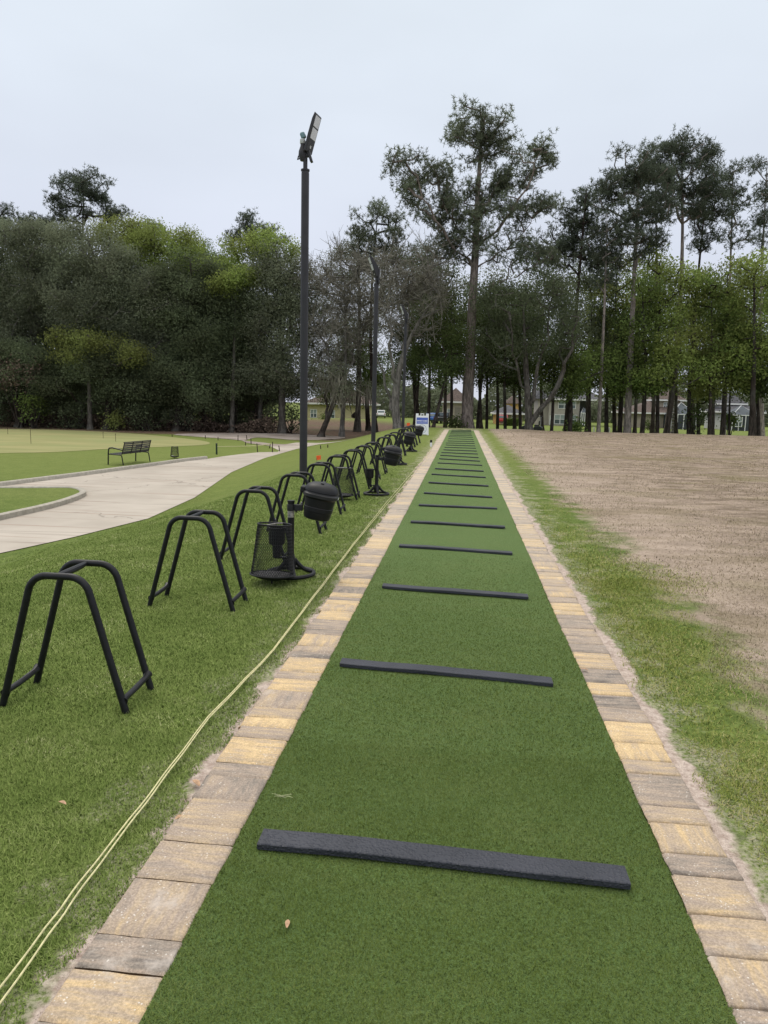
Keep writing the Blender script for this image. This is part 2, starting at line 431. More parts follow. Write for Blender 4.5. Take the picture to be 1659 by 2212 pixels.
def paver_mat():
    t = NT('paver_stone'); at = t.n('ShaderNodeAttribute', attribute_name='tint')
    rgb = t.n('ShaderNodeSeparateColor'); t.l(at.outputs['Color'], rgb.inputs[0])
    ra, rb, dirn = rgb.outputs
    p = t.pos()
    off = t.n('ShaderNodeCombineXYZ'); t.l(t.math('MULTIPLY', ra, 37.0), off.inputs[0]); t.l(t.math('MULTIPLY', rb, 53.0), off.inputs[1])
    ad = t.n('ShaderNodeVectorMath', operation='ADD'); t.l(p, ad.inputs[0]); t.l(off.outputs[0], ad.inputs[1])
    va = t.noise(t.mapping(ad.outputs[0], (4, 30, 4)), 1.0, 6, .70, .5)
    vb = t.noise(t.mapping(ad.outputs[0], (24, 4, 4)), 1.0, 6, .70, .5)
    st = t.n('ShaderNodeMix', data_type='FLOAT'); t.l(t.math('GREATER_THAN', dirn, .82), st.inputs[0]); t.l(va, st.inputs[2]); t.l(vb, st.inputs[3])
    big = t.noise(ad.outputs[0], 7, 3)
    s = t.math('ADD', t.math('MULTIPLY', st.outputs[0], .8), t.math('ADD', t.math('MULTIPLY', big, .35), t.math('MULTIPLY_ADD', ra, .38, -.225)))
    cr = t.n('ShaderNodeValToRGB'); e = cr.color_ramp.elements
    e[0].position, e[0].color = .24, (.13, .115, .11, 1)
    e[1].position, e[1].color = .86, (.74, .56, .315, 1)
    for q, c in ((.34, (.26, .225, .195)), (.47, (.385, .31, .255)), (.60, (.48, .375, .265)), (.72, (.62, .455, .255))):
        x = cr.color_ramp.elements.new(q); x.color = (*c, 1)
    t.l(s, cr.inputs[0])
    c = t.mix(.10, cr.outputs[0], (.47, .40, .32))
    f = t.noise(p, 130, 3, .75)
    c = t.mix(t.smooth(f, .3, .75), t.mix(1.0, c, (.72, .72, .72), 'MULTIPLY'), t.mix(1.0, c, (1.2, 1.2, 1.2), 'MULTIPLY'))
    dn = t.noise(p, 3.6, 5, .7)
    sp = t.n('ShaderNodeSeparateXYZ'); t.l(p, sp.inputs[0])
    near = t.math('MULTIPLY', t.smooth(sp.outputs[1], 2.6, 1.2), .13)
    sa = t.math('MULTIPLY', t.smooth(t.math('ADD', dn, near), .60, .74), .6)
    c = t.mix(sa, c, (.56, .50, .45))
    vs = t.n('ShaderNodeTexVoronoi'); vs.inputs['Scale'].default_value = 70; t.l(p, vs.inputs['Vector'])
    grain = t.math('MULTIPLY', t.smooth(vs.outputs['Distance'], .24, .12), t.smooth(t.noise(p, 9, 2), .50, .62))
    c = t.mix(t.math('MULTIPLY', grain, .8), c, (.72, .68, .62))
    # stones blend to a paler tone farther along the border
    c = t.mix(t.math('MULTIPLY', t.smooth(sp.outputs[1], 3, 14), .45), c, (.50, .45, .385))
    t.bump(t.math('ADD', st.outputs[0], t.math('MULTIPLY', f, .5)), .5, .012)
    return t.set(c, .88, 0, .2)
M['paver'] = paver_mat()

def rubber_mat():
    t = NT('dimpled_rubber'); o = t.obj()
    v = t.n('ShaderNodeTexVoronoi'); v.inputs['Scale'].default_value = 95; t.l(o, v.inputs['Vector'])
    n = t.noise(o, 5, 3); w = t.noise(t.pos(), 130, 2, .7); z = t.noise(t.pos(), 6, 2)
    c = t.mix(t.smooth(n, .3, .7), (.024, .027, .037), (.036, .039, .052))
    sp = t.math('MULTIPLY', t.smooth(w, .70, .76), t.smooth(z, .46, .6))
    c = t.mix(t.math('MULTIPLY', sp, .6), c, (.45, .44, .45))
    t.bump(t.smooth(v.outputs['Distance'], .6, .1), .55, .004)
    return t.set(c, .5, 0, .35)
M['rubber'] = rubber_mat()

# ------------------------------------------------------------------ world and sun
w = bpy.data.worlds.new('World'); scene.world = w; w.use_nodes = True
nt = w.node_tree; nt.nodes.clear()
def wn(ty, **k):
    x = nt.nodes.new(ty)
    for a, v in k.items(): setattr(x, a, v)
    return x
SUN_AZ, SUN_EL = R(-35), R(58)
sky = wn('ShaderNodeTexSky', sky_type='NISHITA'); sky.sun_disc = False
sky.sun_elevation = SUN_EL; sky.sun_rotation = SUN_AZ
tc = wn('ShaderNodeTexCoord'); sx = wn('ShaderNodeSeparateXYZ'); nt.links.new(tc.outputs['Generated'], sx.inputs[0])
cr = wn('ShaderNodeValToRGB'); nt.links.new(sx.outputs[2], cr.inputs[0])
e = cr.color_ramp.elements
e[0].position, e[0].color = 0.0, (.680, .715, .830, 1)
e[1].position, e[1].color = 1.0, (1.86, 1.80, 1.68, 1)
for q, c in ((.22, (.730, .775, .885)), (.34, (.775, .838, .930)), (.47, (.815, .888, .965)), (.62, (1.30, 1.29, 1.27))):
    x = cr.color_ramp.elements.new(q); x.color = (*c, 1)
mp = wn('ShaderNodeMapping'); mp.inputs['Scale'].default_value = (1.2, 1.2, 3.0); nt.links.new(tc.outputs['Generated'], mp.inputs[0])
cn = wn('ShaderNodeTexNoise'); cn.inputs['Scale'].default_value = 1.6; cn.inputs['Detail'].default_value = 4; nt.links.new(mp.outputs[0], cn.inputs['Vector'])
mr = wn('ShaderNodeMapRange'); nt.links.new(cn.outputs[0], mr.inputs[0])
mr.inputs[1].default_value = .3; mr.inputs[2].default_value = .7; mr.inputs[3].default_value = 9.4; mr.inputs[4].default_value = 10.6
cl = wn('ShaderNodeVectorMath', operation='SCALE'); nt.links.new(cr.outputs[0], cl.inputs[0]); nt.links.new(mr.outputs[0], cl.inputs['Scale'])
mix = wn('ShaderNodeMix', data_type='RGBA'); mix.inputs[0].default_value = .93
nt.links.new(sky.outputs[0], mix.inputs[6]); nt.links.new(cl.outputs[0], mix.inputs[7])
bg = wn('ShaderNodeBackground'); bg.inputs[1].default_value = .1; nt.links.new(mix.outputs[2], bg.inputs[0])
wo = wn('ShaderNodeOutputWorld'); nt.links.new(bg.outputs[0], wo.inputs[0])

sl = bpy.data.lights.new('sun', 'SUN'); sl.energy = 1.3; sl.angle = R(26); sl.color = (1.0, .94, .84)
so = bpy.data.objects.new('sun', sl); COL.objects.link(so)
sd = Vector((math.sin(SUN_AZ)*math.cos(SUN_EL), math.cos(SUN_AZ)*math.cos(SUN_EL), math.sin(SUN_EL)))
so.rotation_euler = sd.to_track_quat('Z', 'Y').to_euler()
scene.view_settings.view_transform = 'Standard'; scene.view_settings.look = 'None'
scene.view_settings.exposure = 0; scene.view_settings.gamma = 1

# ------------------------------------------------------------------ terrain
def sstep(t):
    t = np.clip(t, 0, 1); return t*t*(3-2*t)
_ey = [-20, 6, 11.8, 13.5, 16.0, 19.8, 27.2, 34.3, 41.7, 60, 1000]
_ex = [-9.2, -8.8, -8.07, -7.63, -7.2, -7.5, -8.8, -9.5, -9.6, -10, -10]
_k = np.array([on_z(px, py, -1.2)[:2] for px, py in [(-90, 1063), (0, 1050), (170, 1028), (300, 1010), (400, 996), (445, 991)]])
_ky = np.concatenate([[-20], _k[:, 1], [60, 1000]]); _kx = np.concatenate([[_k[0, 0]-3], _k[:, 0], [-11.0, -11.0]])
MOUND = on_y(735, 906, 104)
def hgt(x, y):
    x = np.asarray(x, float); y = np.asarray(y, float)
    xe = np.interp(y, _ey, _ex)
    sl_ = sstep((-3.05-x)/(-3.05-xe)); sf = sstep((y-50.5)/13)
    low = 1.2+.3*sstep((y-62)/40)
    z = -(1-(1-sl_)*(1-sf))*low
    kx = np.interp(y, _ky, _kx); wd = np.interp(y, [0, 34, 42, 1000], [.35, .35, 5, 5])
    z = z + .10*sstep((kx-.06-x)/wd)*(1-sstep((y-56)/10))
    z = z + .75*np.exp(-((x-MOUND[0])/11)**2-((y-104)/13)**2)
    bumps = .018*np.sin(x*1.3+y*.41)+.014*np.sin(y*.9-x*.6+1)+.02*np.sin(x*.37+2+y*.23)
    z = z + bumps*np.clip((np.abs(x)-1.5)/1.5, 0, 1)*(x > xe+.2)*(y < 60)
    return z - .012
def H(x, y): return float(hgt(x, y))

def geo(a, b, n): return list(a+np.sign(b-a)*(np.geomspace(1, abs(b-a)+1, n)-1))[1:]
XS = np.array(sorted(set(np.round(geo(-24, -900, 26) + list(np.arange(-24, -9, .4)) + list(np.arange(-9, -1.0, .2)) + [-1.0, -.5, 0, .5, 1.0] + list(np.arange(1.2, 4, .2)) + list(np.arange(4, 60, 2.0)) + geo(60, 900, 22), 3))))
YS = np.array(sorted(set(np.round(geo(-4, -60, 8) + list(np.arange(-4, 30, .35)) + list(np.arange(30, 70, .8)) + list(np.arange(70, 170, 3.0)) + geo(170, 1400, 22), 3))))
gx, gy = np.meshgrid(XS, YS, indexing='ij')
V = np.stack([gx.ravel(), gy.ravel(), hgt(gx, gy).ravel()], 1)
ny = len(YS); ii, jj = np.meshgrid(np.arange(len(XS)-1), np.arange(ny-1), indexing='ij')
a = (ii*ny+jj).ravel(); Fq = np.stack([a, a+ny, a+ny+1, a+1], 1)
g = np_mesh('ground', V, Fq, M['ground'], smooth=True); tag(g, kind='structure')

def clip(poly, axis, val, keep_less):
    out = []
    for i in range(len(poly)):
        p, q = poly[i], poly[(i+1) % len(poly)]
        pin = (p[axis] <= val) if keep_less else (p[axis] >= val); qin = (q[axis] <= val) if keep_less else (q[axis] >= val)
        if pin: out.append(p)
        if pin != qin:
            t = (val-p[axis])/(q[axis]-p[axis]); out.append((p[0]+t*(q[0]-p[0]), p[1]+t*(q[1]-p[1])))
    return out
def sheet(name, poly, off, mat):
    """a ground-hugging sheet cut along the cells of the ground grid"""
    mb = MB(); xs_ = [p[0] for p in poly]; ys_ = [p[1] for p in poly]
    X = [v for v in XS if min(xs_)-3 < v < max(xs_)+3]; Y = [v for v in YS if min(ys_)-3 < v < max(ys_)+3]
    for i in range(len(X)-1):
        pa = clip(clip(poly, 0, X[i], False), 0, X[i+1], True)
        if len(pa) < 3: continue
        for j in range(len(Y)-1):
            pb = clip(clip(pa, 1, Y[j], False), 1, Y[j+1], True)
            if len(pb) < 3: continue
            mb.add([(x, y, H(x, y)+off) for x, y in pb], [tuple(range(len(pb)))])
    o = mb.build(name, mat); return tag(o, kind='structure')
def Z(pts, z=-1.2): return [tuple(on_z(px, py, z)[:2]) for px, py in pts]
def smooth_poly(pts, it=2):
    for _ in range(it):
        out = []
        for i in range(len(pts)):
            p, q = pts[i], pts[(i+1) % len(pts)]
            out += [(p[0]*.75+q[0]*.25, p[1]*.75+q[1]*.25), (p[0]*.25+q[0]*.75, p[1]*.25+q[1]*.75)]
        pts = out
    return pts

path_poly = [(-9.5, 5.5)] + Z([(-40, 1202), (0, 1195), (160, 1160), (320, 1120), (420, 1075), (500, 1020), (570, 990), (640, 970), (690, 960)]) + [(-7.2, 49.0)] + \
    Z([(640, 956), (612, 960.5), (600, 962), (570, 957)]) + Z([(592, 968), (603, 973), (600, 976), (560, 977), (520, 981), (480, 986), (450, 991), (400, 996), (300, 1010), (170, 1028), (0, 1050), (-90, 1063), (-220, 1085)]) + [(-17.5, 5.5)]
sheet('cart_path', path_poly, .014, M['path'])
sheet('sand_track', smooth_poly(Z([(360, 941), (450, 938), (640, 938), (700, 941), (760, 945), (700, 950), (640, 951), (560, 946.5), (540, 950), (520, 957), (570, 962), (600, 964.5), (640, 962), (640, 959), (600, 960), (560, 956), (510, 953), (470, 950), (420, 946)]), 1), .02, M['track'])
sheet('putting_green', smooth_poly(Z([(-260, 985), (-100, 981), (0, 978), (120, 976.7), (256, 967.5), (400, 963.5), (455, 959), (452, 953), (372, 943.5), (280, 935.5), (148, 928), (0, 926), (-260, 926)], -1.09), 2), .012, M['green'])
isl = smooth_poly(Z([(-120, 1060), (0, 1060), (90, 1060), (160, 1059), (180, 1066), (178, 1074), (120, 1095), (0, 1122), (-120, 1150)]), 2)
sheet('grass_island', isl, .10, M['ground'])

def kerb(pts, name, closed=False):
    mb = MB(); n = len(pts)
    prof = [(-.09, -.05), (-.09, .125), (-.06, .14), (.055, .14), (.085, .11), (.10, -.05)]
    rings = []
    for i, p in enumerate(pts):
        a_ = pts[i-1] if (i > 0 or closed) else p; b_ = pts[(i+1) % n] if (i < n-1 or closed) else p
        t = Vector((b_[0]-a_[0], b_[1]-a_[1], 0)).normalized(); nn = Vector((t.y, -t.x, 0))
        rings.append([Vector((p[0], p[1], -1.212+h))+nn*o_ for o_, h in prof])
    vs = [v for r_ in rings for v in r_]; k = len(prof); fs = []
    for i in range(n if closed else n-1):
        j = (i+1) % n
        for q in range(k-1): fs.append((i*k+q, i*k+q+1, j*k+q+1, j*k+q))
    if not closed: fs += [tuple(range(k)), tuple((n-1)*k+q for q in range(k-1, -1, -1))]
    mb.add(vs, fs); return tag(mb.build(name, M['concrete'], ang=50), kind='structure')
kp = [tuple(p) for p in _k]; kk = []
for i in range(len(kp)-1):
    for s in range(8): kk.append((kp[i][0]+(kp[i+1][0]-kp[i][0])*s/8, kp[i][1]+(kp[i+1][1]-kp[i][1])*s/8))
kk.append(kp[-1]); kerb(kk, 'kerb')
kerb(isl[::-1] if sum(isl[i-1][0]*isl[i][1]-isl[i][0]*isl[i-1][1] for i in range(len(isl))) > 0 else isl, 'kerb', True)

# ------------------------------------------------------------------ tee: turf, pavers
TW, TEND = .776, 46.6
ys = np.arange(-1.0, TEND+.01, .5); mbt = MB()
xs = np.linspace(-TW, TW, 5)
vs = [(x, y, .004+.004*math.sin(y*1.7+x)) for y in ys for x in xs]
fs = [(j*5+i, j*5+i+1, (j+1)*5+i+1, (j+1)*5+i) for j in range(len(ys)-1) for i in range(4)]
mbt.add(vs, fs); tag(mbt.build('artificial_turf', M['turf']), kind='structure')

def paver_row(side, joints, pw=.235):
    V, F, C = [], [], []
    for (y0, y1) in joints:
        w0 = TW-.004+random.uniform(-.003, .003); w1 = TW+pw+random.uniform(-.008, .008)
        zt = .014+random.uniform(-.0035, .0035); g_ = .0024+random.uniform(0, .0014); b_ = .007
        tilt = random.uniform(-.003, .003)
        r = random.random(); col = (r, random.random(), random.random(), 1)
        n0 = len(V); nx, ny_ = 6, 4
        # chamfered top made of a small grid with rough edges
        xsu = [w0, w0+b_] + list(np.linspace(w0+b_, w1-b_, nx)[1:-1]) + [w1-b_, w1]
        ysu = [y0+g_, y0+g_+b_] + list(np.linspace(y0+g_+b_, y1-g_-b_, ny_)[1:-1]) + [y1-g_-b_, y1-g_]
        for iy, yy in enumerate(ysu):
            for ix, xx in enumerate(xsu):
                ed = ix in (0, len(xsu)-1) or iy in (0, len(ysu)-1)
                jx = random.uniform(-.0028, .0028) if ix in (0, 1, len(xsu)-2, len(xsu)-1) else 0
                jy = random.uniform(-.0018, .0018)
                V.append((side*(xx+jx), yy+jy, zt+tilt*(ix/len(xsu)-.5)*2-(.009 if ed else random.uniform(0, .0012)))); C.append(col)
        W_ = len(xsu)
        for iy in range(len(ysu)-1):
            for ix in range(W_-1):
                q = [n0+iy*W_+ix, n0+iy*W_+ix+1, n0+(iy+1)*W_+ix+1, n0+(iy+1)*W_+ix]
                F.append(q if side > 0 else q[::-1])
        # outer and joint sides
        def wall(idx):
            for p_, q_ in zip(idx[:-1], idx[1:]):
                n1 = len(V)
                for t_ in (p_, q_):
                    V.append((V[n0+t_][0], V[n0+t_][1], -.05)); C.append(col)
                F.append([n0+p_, n1, n1+1, n0+q_])
        L_ = len(ysu)
        wall([iy*W_+W_-1 for iy in range(L_)]); wall([iy*W_ for iy in range(L_)])
        wall(list(range(W_))); wall([(L_-1)*W_+ix for ix in range(W_)])
    o = np_mesh('paver_border', V, F, M['paver'], colors=C); return tag(o, kind='structure')
def px_joints(pts):
    return [float(on_z(px, py, 0.01)[1]) for px, py in pts]
def rows(seed_joints):
    out = []; ys_ = sorted(seed_joints)
    y = ys_[0]
    while y > -1.0:
        d = random.choice([.12, .18, .235]); ys_.insert(0, y-d); y -= d
    y = ys_[-1]
    while y < TEND:
        d = random.choice([.115, .115, .175, .175, .235]); y += d; ys_.append(y)
    return [(p, q) for p, q in zip(ys_[:-1], ys_[1:])]
# joints read off the nearest stones, left row (outer end) then right row
jl = px_joints([(545, 1660), (500, 1720)][::-1]) 
def Cl(y): return on_z(0, 0)[1]
left_src = [(2400+y*933/1548)*.6636 for y in (1290, 1100, 790, 585, 490, 350, 225, 150, 15)]
left_x = [(x*1000/1659)*.6636 for x in (890, 985, 1140, 1260, 1300, 1370, 1440, 1480, 1555)]
right_src = [(2400+y*933/1720)*.6636 for y in (1610, 1300, 1050, 820, 690, 505, 405, 210, 130)]
right_x = [(1600+x*900/1659)*.6636 for x in (1450, 1310, 1190, 1080, 1040, 945, 880, 795, 755)]
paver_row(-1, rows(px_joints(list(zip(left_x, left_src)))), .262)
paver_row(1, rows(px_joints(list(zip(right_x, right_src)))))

# ------------------------------------------------------------------ grass blades (ground cover)
def blades(name, mat, regions, label, hmul=1.0, keep=None):
    Vs, n = [], 0
    for (x0, x1, y0, y1, dens, wd, ln) in regions:
        cnt = int((x1-x0)*(y1-y0)*dens)
        x = RNG.uniform(x0, x1, cnt); y = RNG.uniform(y0, y1, cnt)
        if keep is not None:
            k_ = keep(x, y); x, y = x[k_], y[k_]; cnt = len(x)
        z = hgt(x, y) if name != 'turf_fibres' else .004+.004*np.sin(y*1.7+x)
        a_ = RNG.uniform(0, 2*math.pi, cnt); lean = RNG.uniform(.45, 1.5, cnt); L = ln*RNG.uniform(.5, 1.3, cnt)*hmul
        dx, dy = np.cos(a_), np.sin(a_); hw = wd*RNG.uniform(.6, 1.3, cnt)/2
        b0 = np.stack([x-dy*hw, y+dx*hw, z], 1); b1 = np.stack([x+dy*hw, y-dx*hw, z], 1)
        tp = np.stack([x+dx*L*np.sin(lean), y+dy*L*np.sin(lean), z+L*np.cos(lean)+.002], 1)
        Vs.append(np.stack([b0, b1, tp], 1).reshape(-1, 3))
    V = np.concatenate(Vs); F = np.arange(len(V)).reshape(-1, 3)
    o = np_mesh(name, V, F, mat); return tag(o, label, 'grass', kind='stuff')

def edge_noise(y): return .04*np.sin(y*5.1)+.03*np.sin(y*11.3+1)+.025*np.sin(y*23+2)+.02*np.sin(y*2.2)
def lawn_keep(x, y):
    e = 1.105+.75*edge_noise(y)
    bare = .5+.5*np.sin(y*3.1+x*4)*np.sin(y*1.3-x*2.1+.7)
    d = -x-e+.045
    return (d > 0) & (RNG.random(len(x)) < np.clip(d/.16+.35+.35*(1-bare), 0, 1)*np.maximum(np.clip((20-y)/9, 0, 1), .9*(np.abs(x-np.interp(y, _ey, _ex)) < .3))*np.clip((x+8.2-.25*(y > 9)*(y-9)*0)/3.5, 0, 1)*(x > np.interp(y, _ey, _ex)-.07*RNG.random(len(x))**2))
blades('lawn_grass', M['blade'], [(-3.4, -1.0, .9, 3.2, 34000, .0034, .020), (-5.2, -1.0, 3.2, 6, 19000, .0044, .021), (-6.0, -1.0, 6, 10, 8000, .0065, .022), (-7.5, -1.0, 10, 20, 2600, .010, .024)],
       'short mown lawn grass left of the paver border', keep=lawn_keep)
def strip_keep(x, y):
    e = 1.09+.8*edge_noise(y+9)
    d = x-e; f = np.clip((2.1+.25*np.sin(y*1.1)+.2*np.sin(y*2.7+1)-x)/.8, .0, 1)
    return (d > 0) & (RNG.random(len(x)) < np.clip(d/.25+.15, 0, 1)*f*np.clip((13-y)/6, 0, 1))
blades('verge_grass', M['blade_verge'], [(1.0, 2.4, .9, 3.6, 26000, .0034, .021), (1.0, 2.6, 3.6, 7, 14000, .0046, .022), (1.0, 2.8, 7, 13, 4200, .0075, .024)],
       'yellowing grass verge between the right paver border and the bare field', keep=strip_keep)
blades('turf_fibres', M['blade_turf'], [(-TW, TW, 1.2, 3.2, 62000, .0026, .0085), (-TW, TW, 3.2, 8, 26000, .0040, .009)],
       'dense short artificial turf pile of the practice tee', keep=lambda x, y: RNG.random(len(x)) < np.clip((8-y)/5, 0, 1))
def field_keep(x, y): return (x > 1.7+.3*np.sin(y*1.3)) & (RNG.random(len(x)) < (.3+.7*(np.sin(x*2.1+y*.7)*np.sin(y*1.7-x*.5) > -.2))*np.maximum(np.clip((28-y)/12, 0, 1), .8*(y > 20)))
blades('dry_thatch', M['blade_dry'], [(1.6, 5, 2.5, 7, 2600, .0042, .026), (1.6, 10, 7, 14, 900, .007, .028), (1.6, 16, 14, 28, 300, .012, .034), (1.8, 30, 28, 50, 70, .022, .045)], 'thin dead thatch on the bare tan range field', keep=field_keep)

# ------------------------------------------------------------------ rubber divider strips
ORD = ['first', 'second', 'third', 'fourth', 'fifth', 'sixth', 'seventh', 'eighth', 'ninth', 'tenth', 'eleventh', 'twelfth', 'thirteenth', 'fourteenth', 'fifteenth',
       'sixteenth', 'seventeenth', 'eighteenth', 'nineteenth', 'twentieth', 'twenty-first', 'twenty-second', 'twenty-third', 'twenty-fourth', 'twenty-fifth', 'twenty-sixth', 'twenty-seventh']
strips = [(2.32, 2.28, -.68, .61), (4.16, 4.03, -.69, .57), (6.07, 5.93, -.64, .60), (7.90, 7.74, -.65, .59), (9.59, 9.45, -.64, .61), (11.26, 11.18, -.63, .59), (12.81, 12.58, -.63, .57),
          (14.6, 14.35, -.63, .57), (16.37, 16.05, -.64, .57), (17.9, 17.58, -.62, .57), (19.64, 19.29, -.61, .58), (21.22, 20.76, -.62, .56), (22.69, 22.13, -.63, .55), (24.0, 23.79, -.63, .56),
          (25.53, 25.34, -.60, .56), (26.97, 26.96, -.60, .56), (28.59, 28.52, -.59, .56), (30.08, 30.29, -.62, .57), (31.78, 31.9, -.58, .58), (33.92, 33.88, -.6, .58), (36.05, 36.17, -.62, .58),
          (37.75, 38.12, -.61, .57), (39.61, 40.11, -.61, .57), (41.39, 41.89, -.6, .58), (43.08, 43.76, -.61, .6), (44.13, 44.88, -.59, .61), (45.95, 46.2, -.62, .62)]
extra = {0: 'nearest and largest black rubber divider strip with white dust on its right end', 1: 'second black rubber divider strip from the camera, sagging in its middle'}
for i, (ya, yb, xa, xb) in enumerate(strips):
    mb = MB(); n = 26; wd, th = .098, .022
    ph, am = random.uniform(0, 6), random.uniform(.006, .014)*(1 if i else .6)
    cx, cy = (xa+xb)/2, (ya+yb)/2+wd/2
    rings = []
    for k in range(n+1):
        t = k/n; x = xa+(xb-xa)*t; y = ya+(yb-ya)*t + am*math.sin(t*5+ph)
        zz = .010+max(0, .003*math.sin(t*9+ph)); b = .003
        for (oy, oz) in ((0, 0), (0, th-b), (b, th), (wd-b, th), (wd, th-b), (wd, 0)):
            rings.append((x-cx, y+oy-cy, zz+oz))
    fs = [(k*6+q, k*6+(q+1) % 6, (k+1)*6+(q+1) % 6, (k+1)*6+q) for k in range(n) for q in range(6)]
    fs += [tuple(range(6)), tuple(n*6+q for q in range(5, -1, -1))]
    mb.add(rings, fs); o = mb.build('divider_strip', M['rubber'], ang=25); o.location = (cx, cy, 0)
    tag(o, extra.get(i, 'black rubber divider strip across the turf, %s from the camera' % ORD[i]), 'divider strip', 'rubber strips dividing the hitting bays')

# ------------------------------------------------------------------ bag stands
def make_bag_stand():
    root = empty('bag_stand', (0, 0, 0))
    hw, tw, h, d, r = .348, .14, .70, .31, .0185
    for y in (0, d):
        mb = MB(); lean = .05 if y == 0 else -.02
        mb.tube(round_path([(-hw, y, -.05), (-tw, y+lean*.0, h), (tw, y, h), (hw, y, -.05)], .105, 8), r, 12)
        mb.build('tube_frame', M['black'], root)
    mb = MB(); mb.tube([(-.01, 0, h), (-.01, d*.35, h-.004), (-.01, d*.7, h-.004), (-.01, d, h)], [.013, .0175, .0175, .012], 10); mb.build('top_bar', M['black'], root)
    for s in (-1, 1):
        x = s*(hw-.026); mb = MB()
        mb.tube([(x, .0, .055), (x, .03, .062), (x, d*.5, .066), (x, d-.04, .075), (x, d, .085)], [.026, .016, .0165, .016, .024], 10)
        mb.build('foot_bar', M['black'], root)
    return root
stand = make_bag_stand()
stand_y = [3.37, 5.22, 6.92, 8.62, 10.25, 11.85, 13.4, 15.0, 16.5, 19.0, 20.6, 22.3, 25.2, 26.8, 28.2, 29.8]
stand_lab = ['nearest black tubular golf bag stand, its left legs cut by the photo edge', 'second black tubular golf bag stand from the camera, standing alone on the lawn']
for i, y in enumerate(stand_y):
    o = stand if i == 0 else copy_tree(stand)
    x = (-2.0 if i == 0 else -2.03) + random.uniform(-.015, .015)
    o.location = (x, y, H(x, y)+.01); o.rotation_euler = (0, 0, R(random.uniform(-2.5, 1.0)))
    lab = stand_lab[i] if i < 2 else 'black tubular golf bag stand on the lawn, %s from the camera' % ORD[i]
    if i == 2: lab = 'black bag stand behind the nearest mesh basket, third from the camera'
    tag(o, lab, 'bag stand', 'golf bag stands beside the tee')

# ------------------------------------------------------------------ lidded bins on posts
def make_post_bin():
    root = empty('post_bin', (0, 0, 0))
    # ring base with curved spokes
    mb = MB()
    ring = [(.215*math.cos(a_), .215*math.sin(a_), .022) for a_ in np.linspace(0, 2*math.pi, 41)[:-1]]
    mb.tube(ring, .019, 8, closed=True)
    for k in range(4):
        a_ = R(20+90*k); c_, s_ = math.cos(a_), math.sin(a_)
        mb.tube([(c_*q, s_*q, z_) for q, z_ in ((.035, .15), (.07, .10), (.12, .055), (.17, .032), (.21, .024))], [.020, .022, .020, .018, .016], 8)
    mb.lathe([(.035, .05), (.05, .08), (.045, .15), (.036, .18)], 16)
    mb.build('base', M['blackplastic'], root)
    mb = MB(); mb.lathe([(.031, .12), (.031, .68), (.034, .683), (.034, .70)], 18); p = mb.build('post', M['black'], root)
    mb = MB(); mb.lathe([(.0316, .545), (.0316, .605)], 18, cap=False)
    wb = mb.build('worn_band', M['worn'], p)
    # clamp
    mb = MB(); mb.lathe([(.036, .605), (.037, .61), (.037, .66), (.036, .665)], 18); mb.box((.07, -.012, .635), (.075, .012, .055)); mb.box((.07, .02, .635), (.075, .012, .055))
    mb.build('clamp', M['strap'], root, bevel=.003)
    # tilted bucket
    rot = Matrix.Rotation(R(10.5), 3, 'Y'); c = (.235, 0, .535)
    mb = MB(); mb.lathe([(.09, 0), (.116, .012), (.124, .04), (.128, .075), (.133, .08), (.1345, .115), (.131, .12), (.141, .195), (.150, .205), (.156, .21)], 36, c, rot, sq=2.8)
    b = mb.build('bucket', M['blackplastic'], root, ang=30)
    mb = MB(); mb.lathe([(.157, .209), (.162, .213), (.163, .238), (.157, .244), (.151, .25), (.149, .258)], 36, c, rot, sq=2.8); mb.build('rim', M['rim'], b, ang=30)
    mb = MB(); mb.lathe([(.151, .257), (.157, .263), (.154, .278), (.138, .308), (.10, .330), (.05, .341), (.012, .343)], 36, c, rot, sq=2.6)
    l = mb.build('lid', M['blackplastic'], root, ang=40)
    mb = MB(); q = rot @ Vector((0, 0, .342)); mb.box((c[0]+q.x, 0, c[2]+q.z), (.03, .16, .006), rot); mb.build('lid_seam', M['rim'], l, bevel=.002)
    q = rot @ Vector((.160, -.01, .226)); mb = MB(); mb.box((c[0]+q.x, q.y, c[2]+q.z), (.008, .06, .02), rot); mb.build('label_plate', M['sensor'], b)
    q = rot @ Vector((-.165, 0, .25)); mb = MB(); mb.box((c[0]+q.x, 0, c[2]+q.z), (.05, .14, .06), rot); mb.build('hinge', M['blackplastic'], root, bevel=.012)
    # cup holder low on the post
    mb = MB(); mb.box((-.075, 0, .165), (.15, .06, .014)); mb.build('bracket', M['black'], root, bevel=.003)
    mb = MB(); mb.lathe([(.038, .165), (.042, .28), (.068, .29), (.074, .31), (.077, .43), (.086, .435), (.086, .45), (.07, .45), (.066, .30)], 22, (-.13, 0, 0), cap=False); mb.build('cup', M['blackplastic'], root)
    return root
pb = make_post_bin()
pb_lab = ['nearest black lidded bin clamped to a post with a worn silver band', 'black lidded bin on a post with a low cup, second from the camera',
          'black lidded bin on a post, third from the camera', 'farthest black lidded bin on a post, in front of the white sign']
for i, (px, py) in enumerate([(628, 1241), (813, 1068), (861, 1003), (887, 975)]):
    o = pb if i == 0 else copy_tree(pb); q = on_z(px, py, 0.0)
    o.location = (q[0], q[1], H(q[0], q[1])+.008); o.rotation_euler = (0, 0, R([4, -3, 0, 5][i]))
    if i:
        for ch in o.children:
            for gc in list(ch.children):
                if gc.name.startswith('worn_band'): bpy.data.objects.remove(gc)
    tag(o, pb_lab[i], 'bin', 'lidded bins on posts beside the tee')

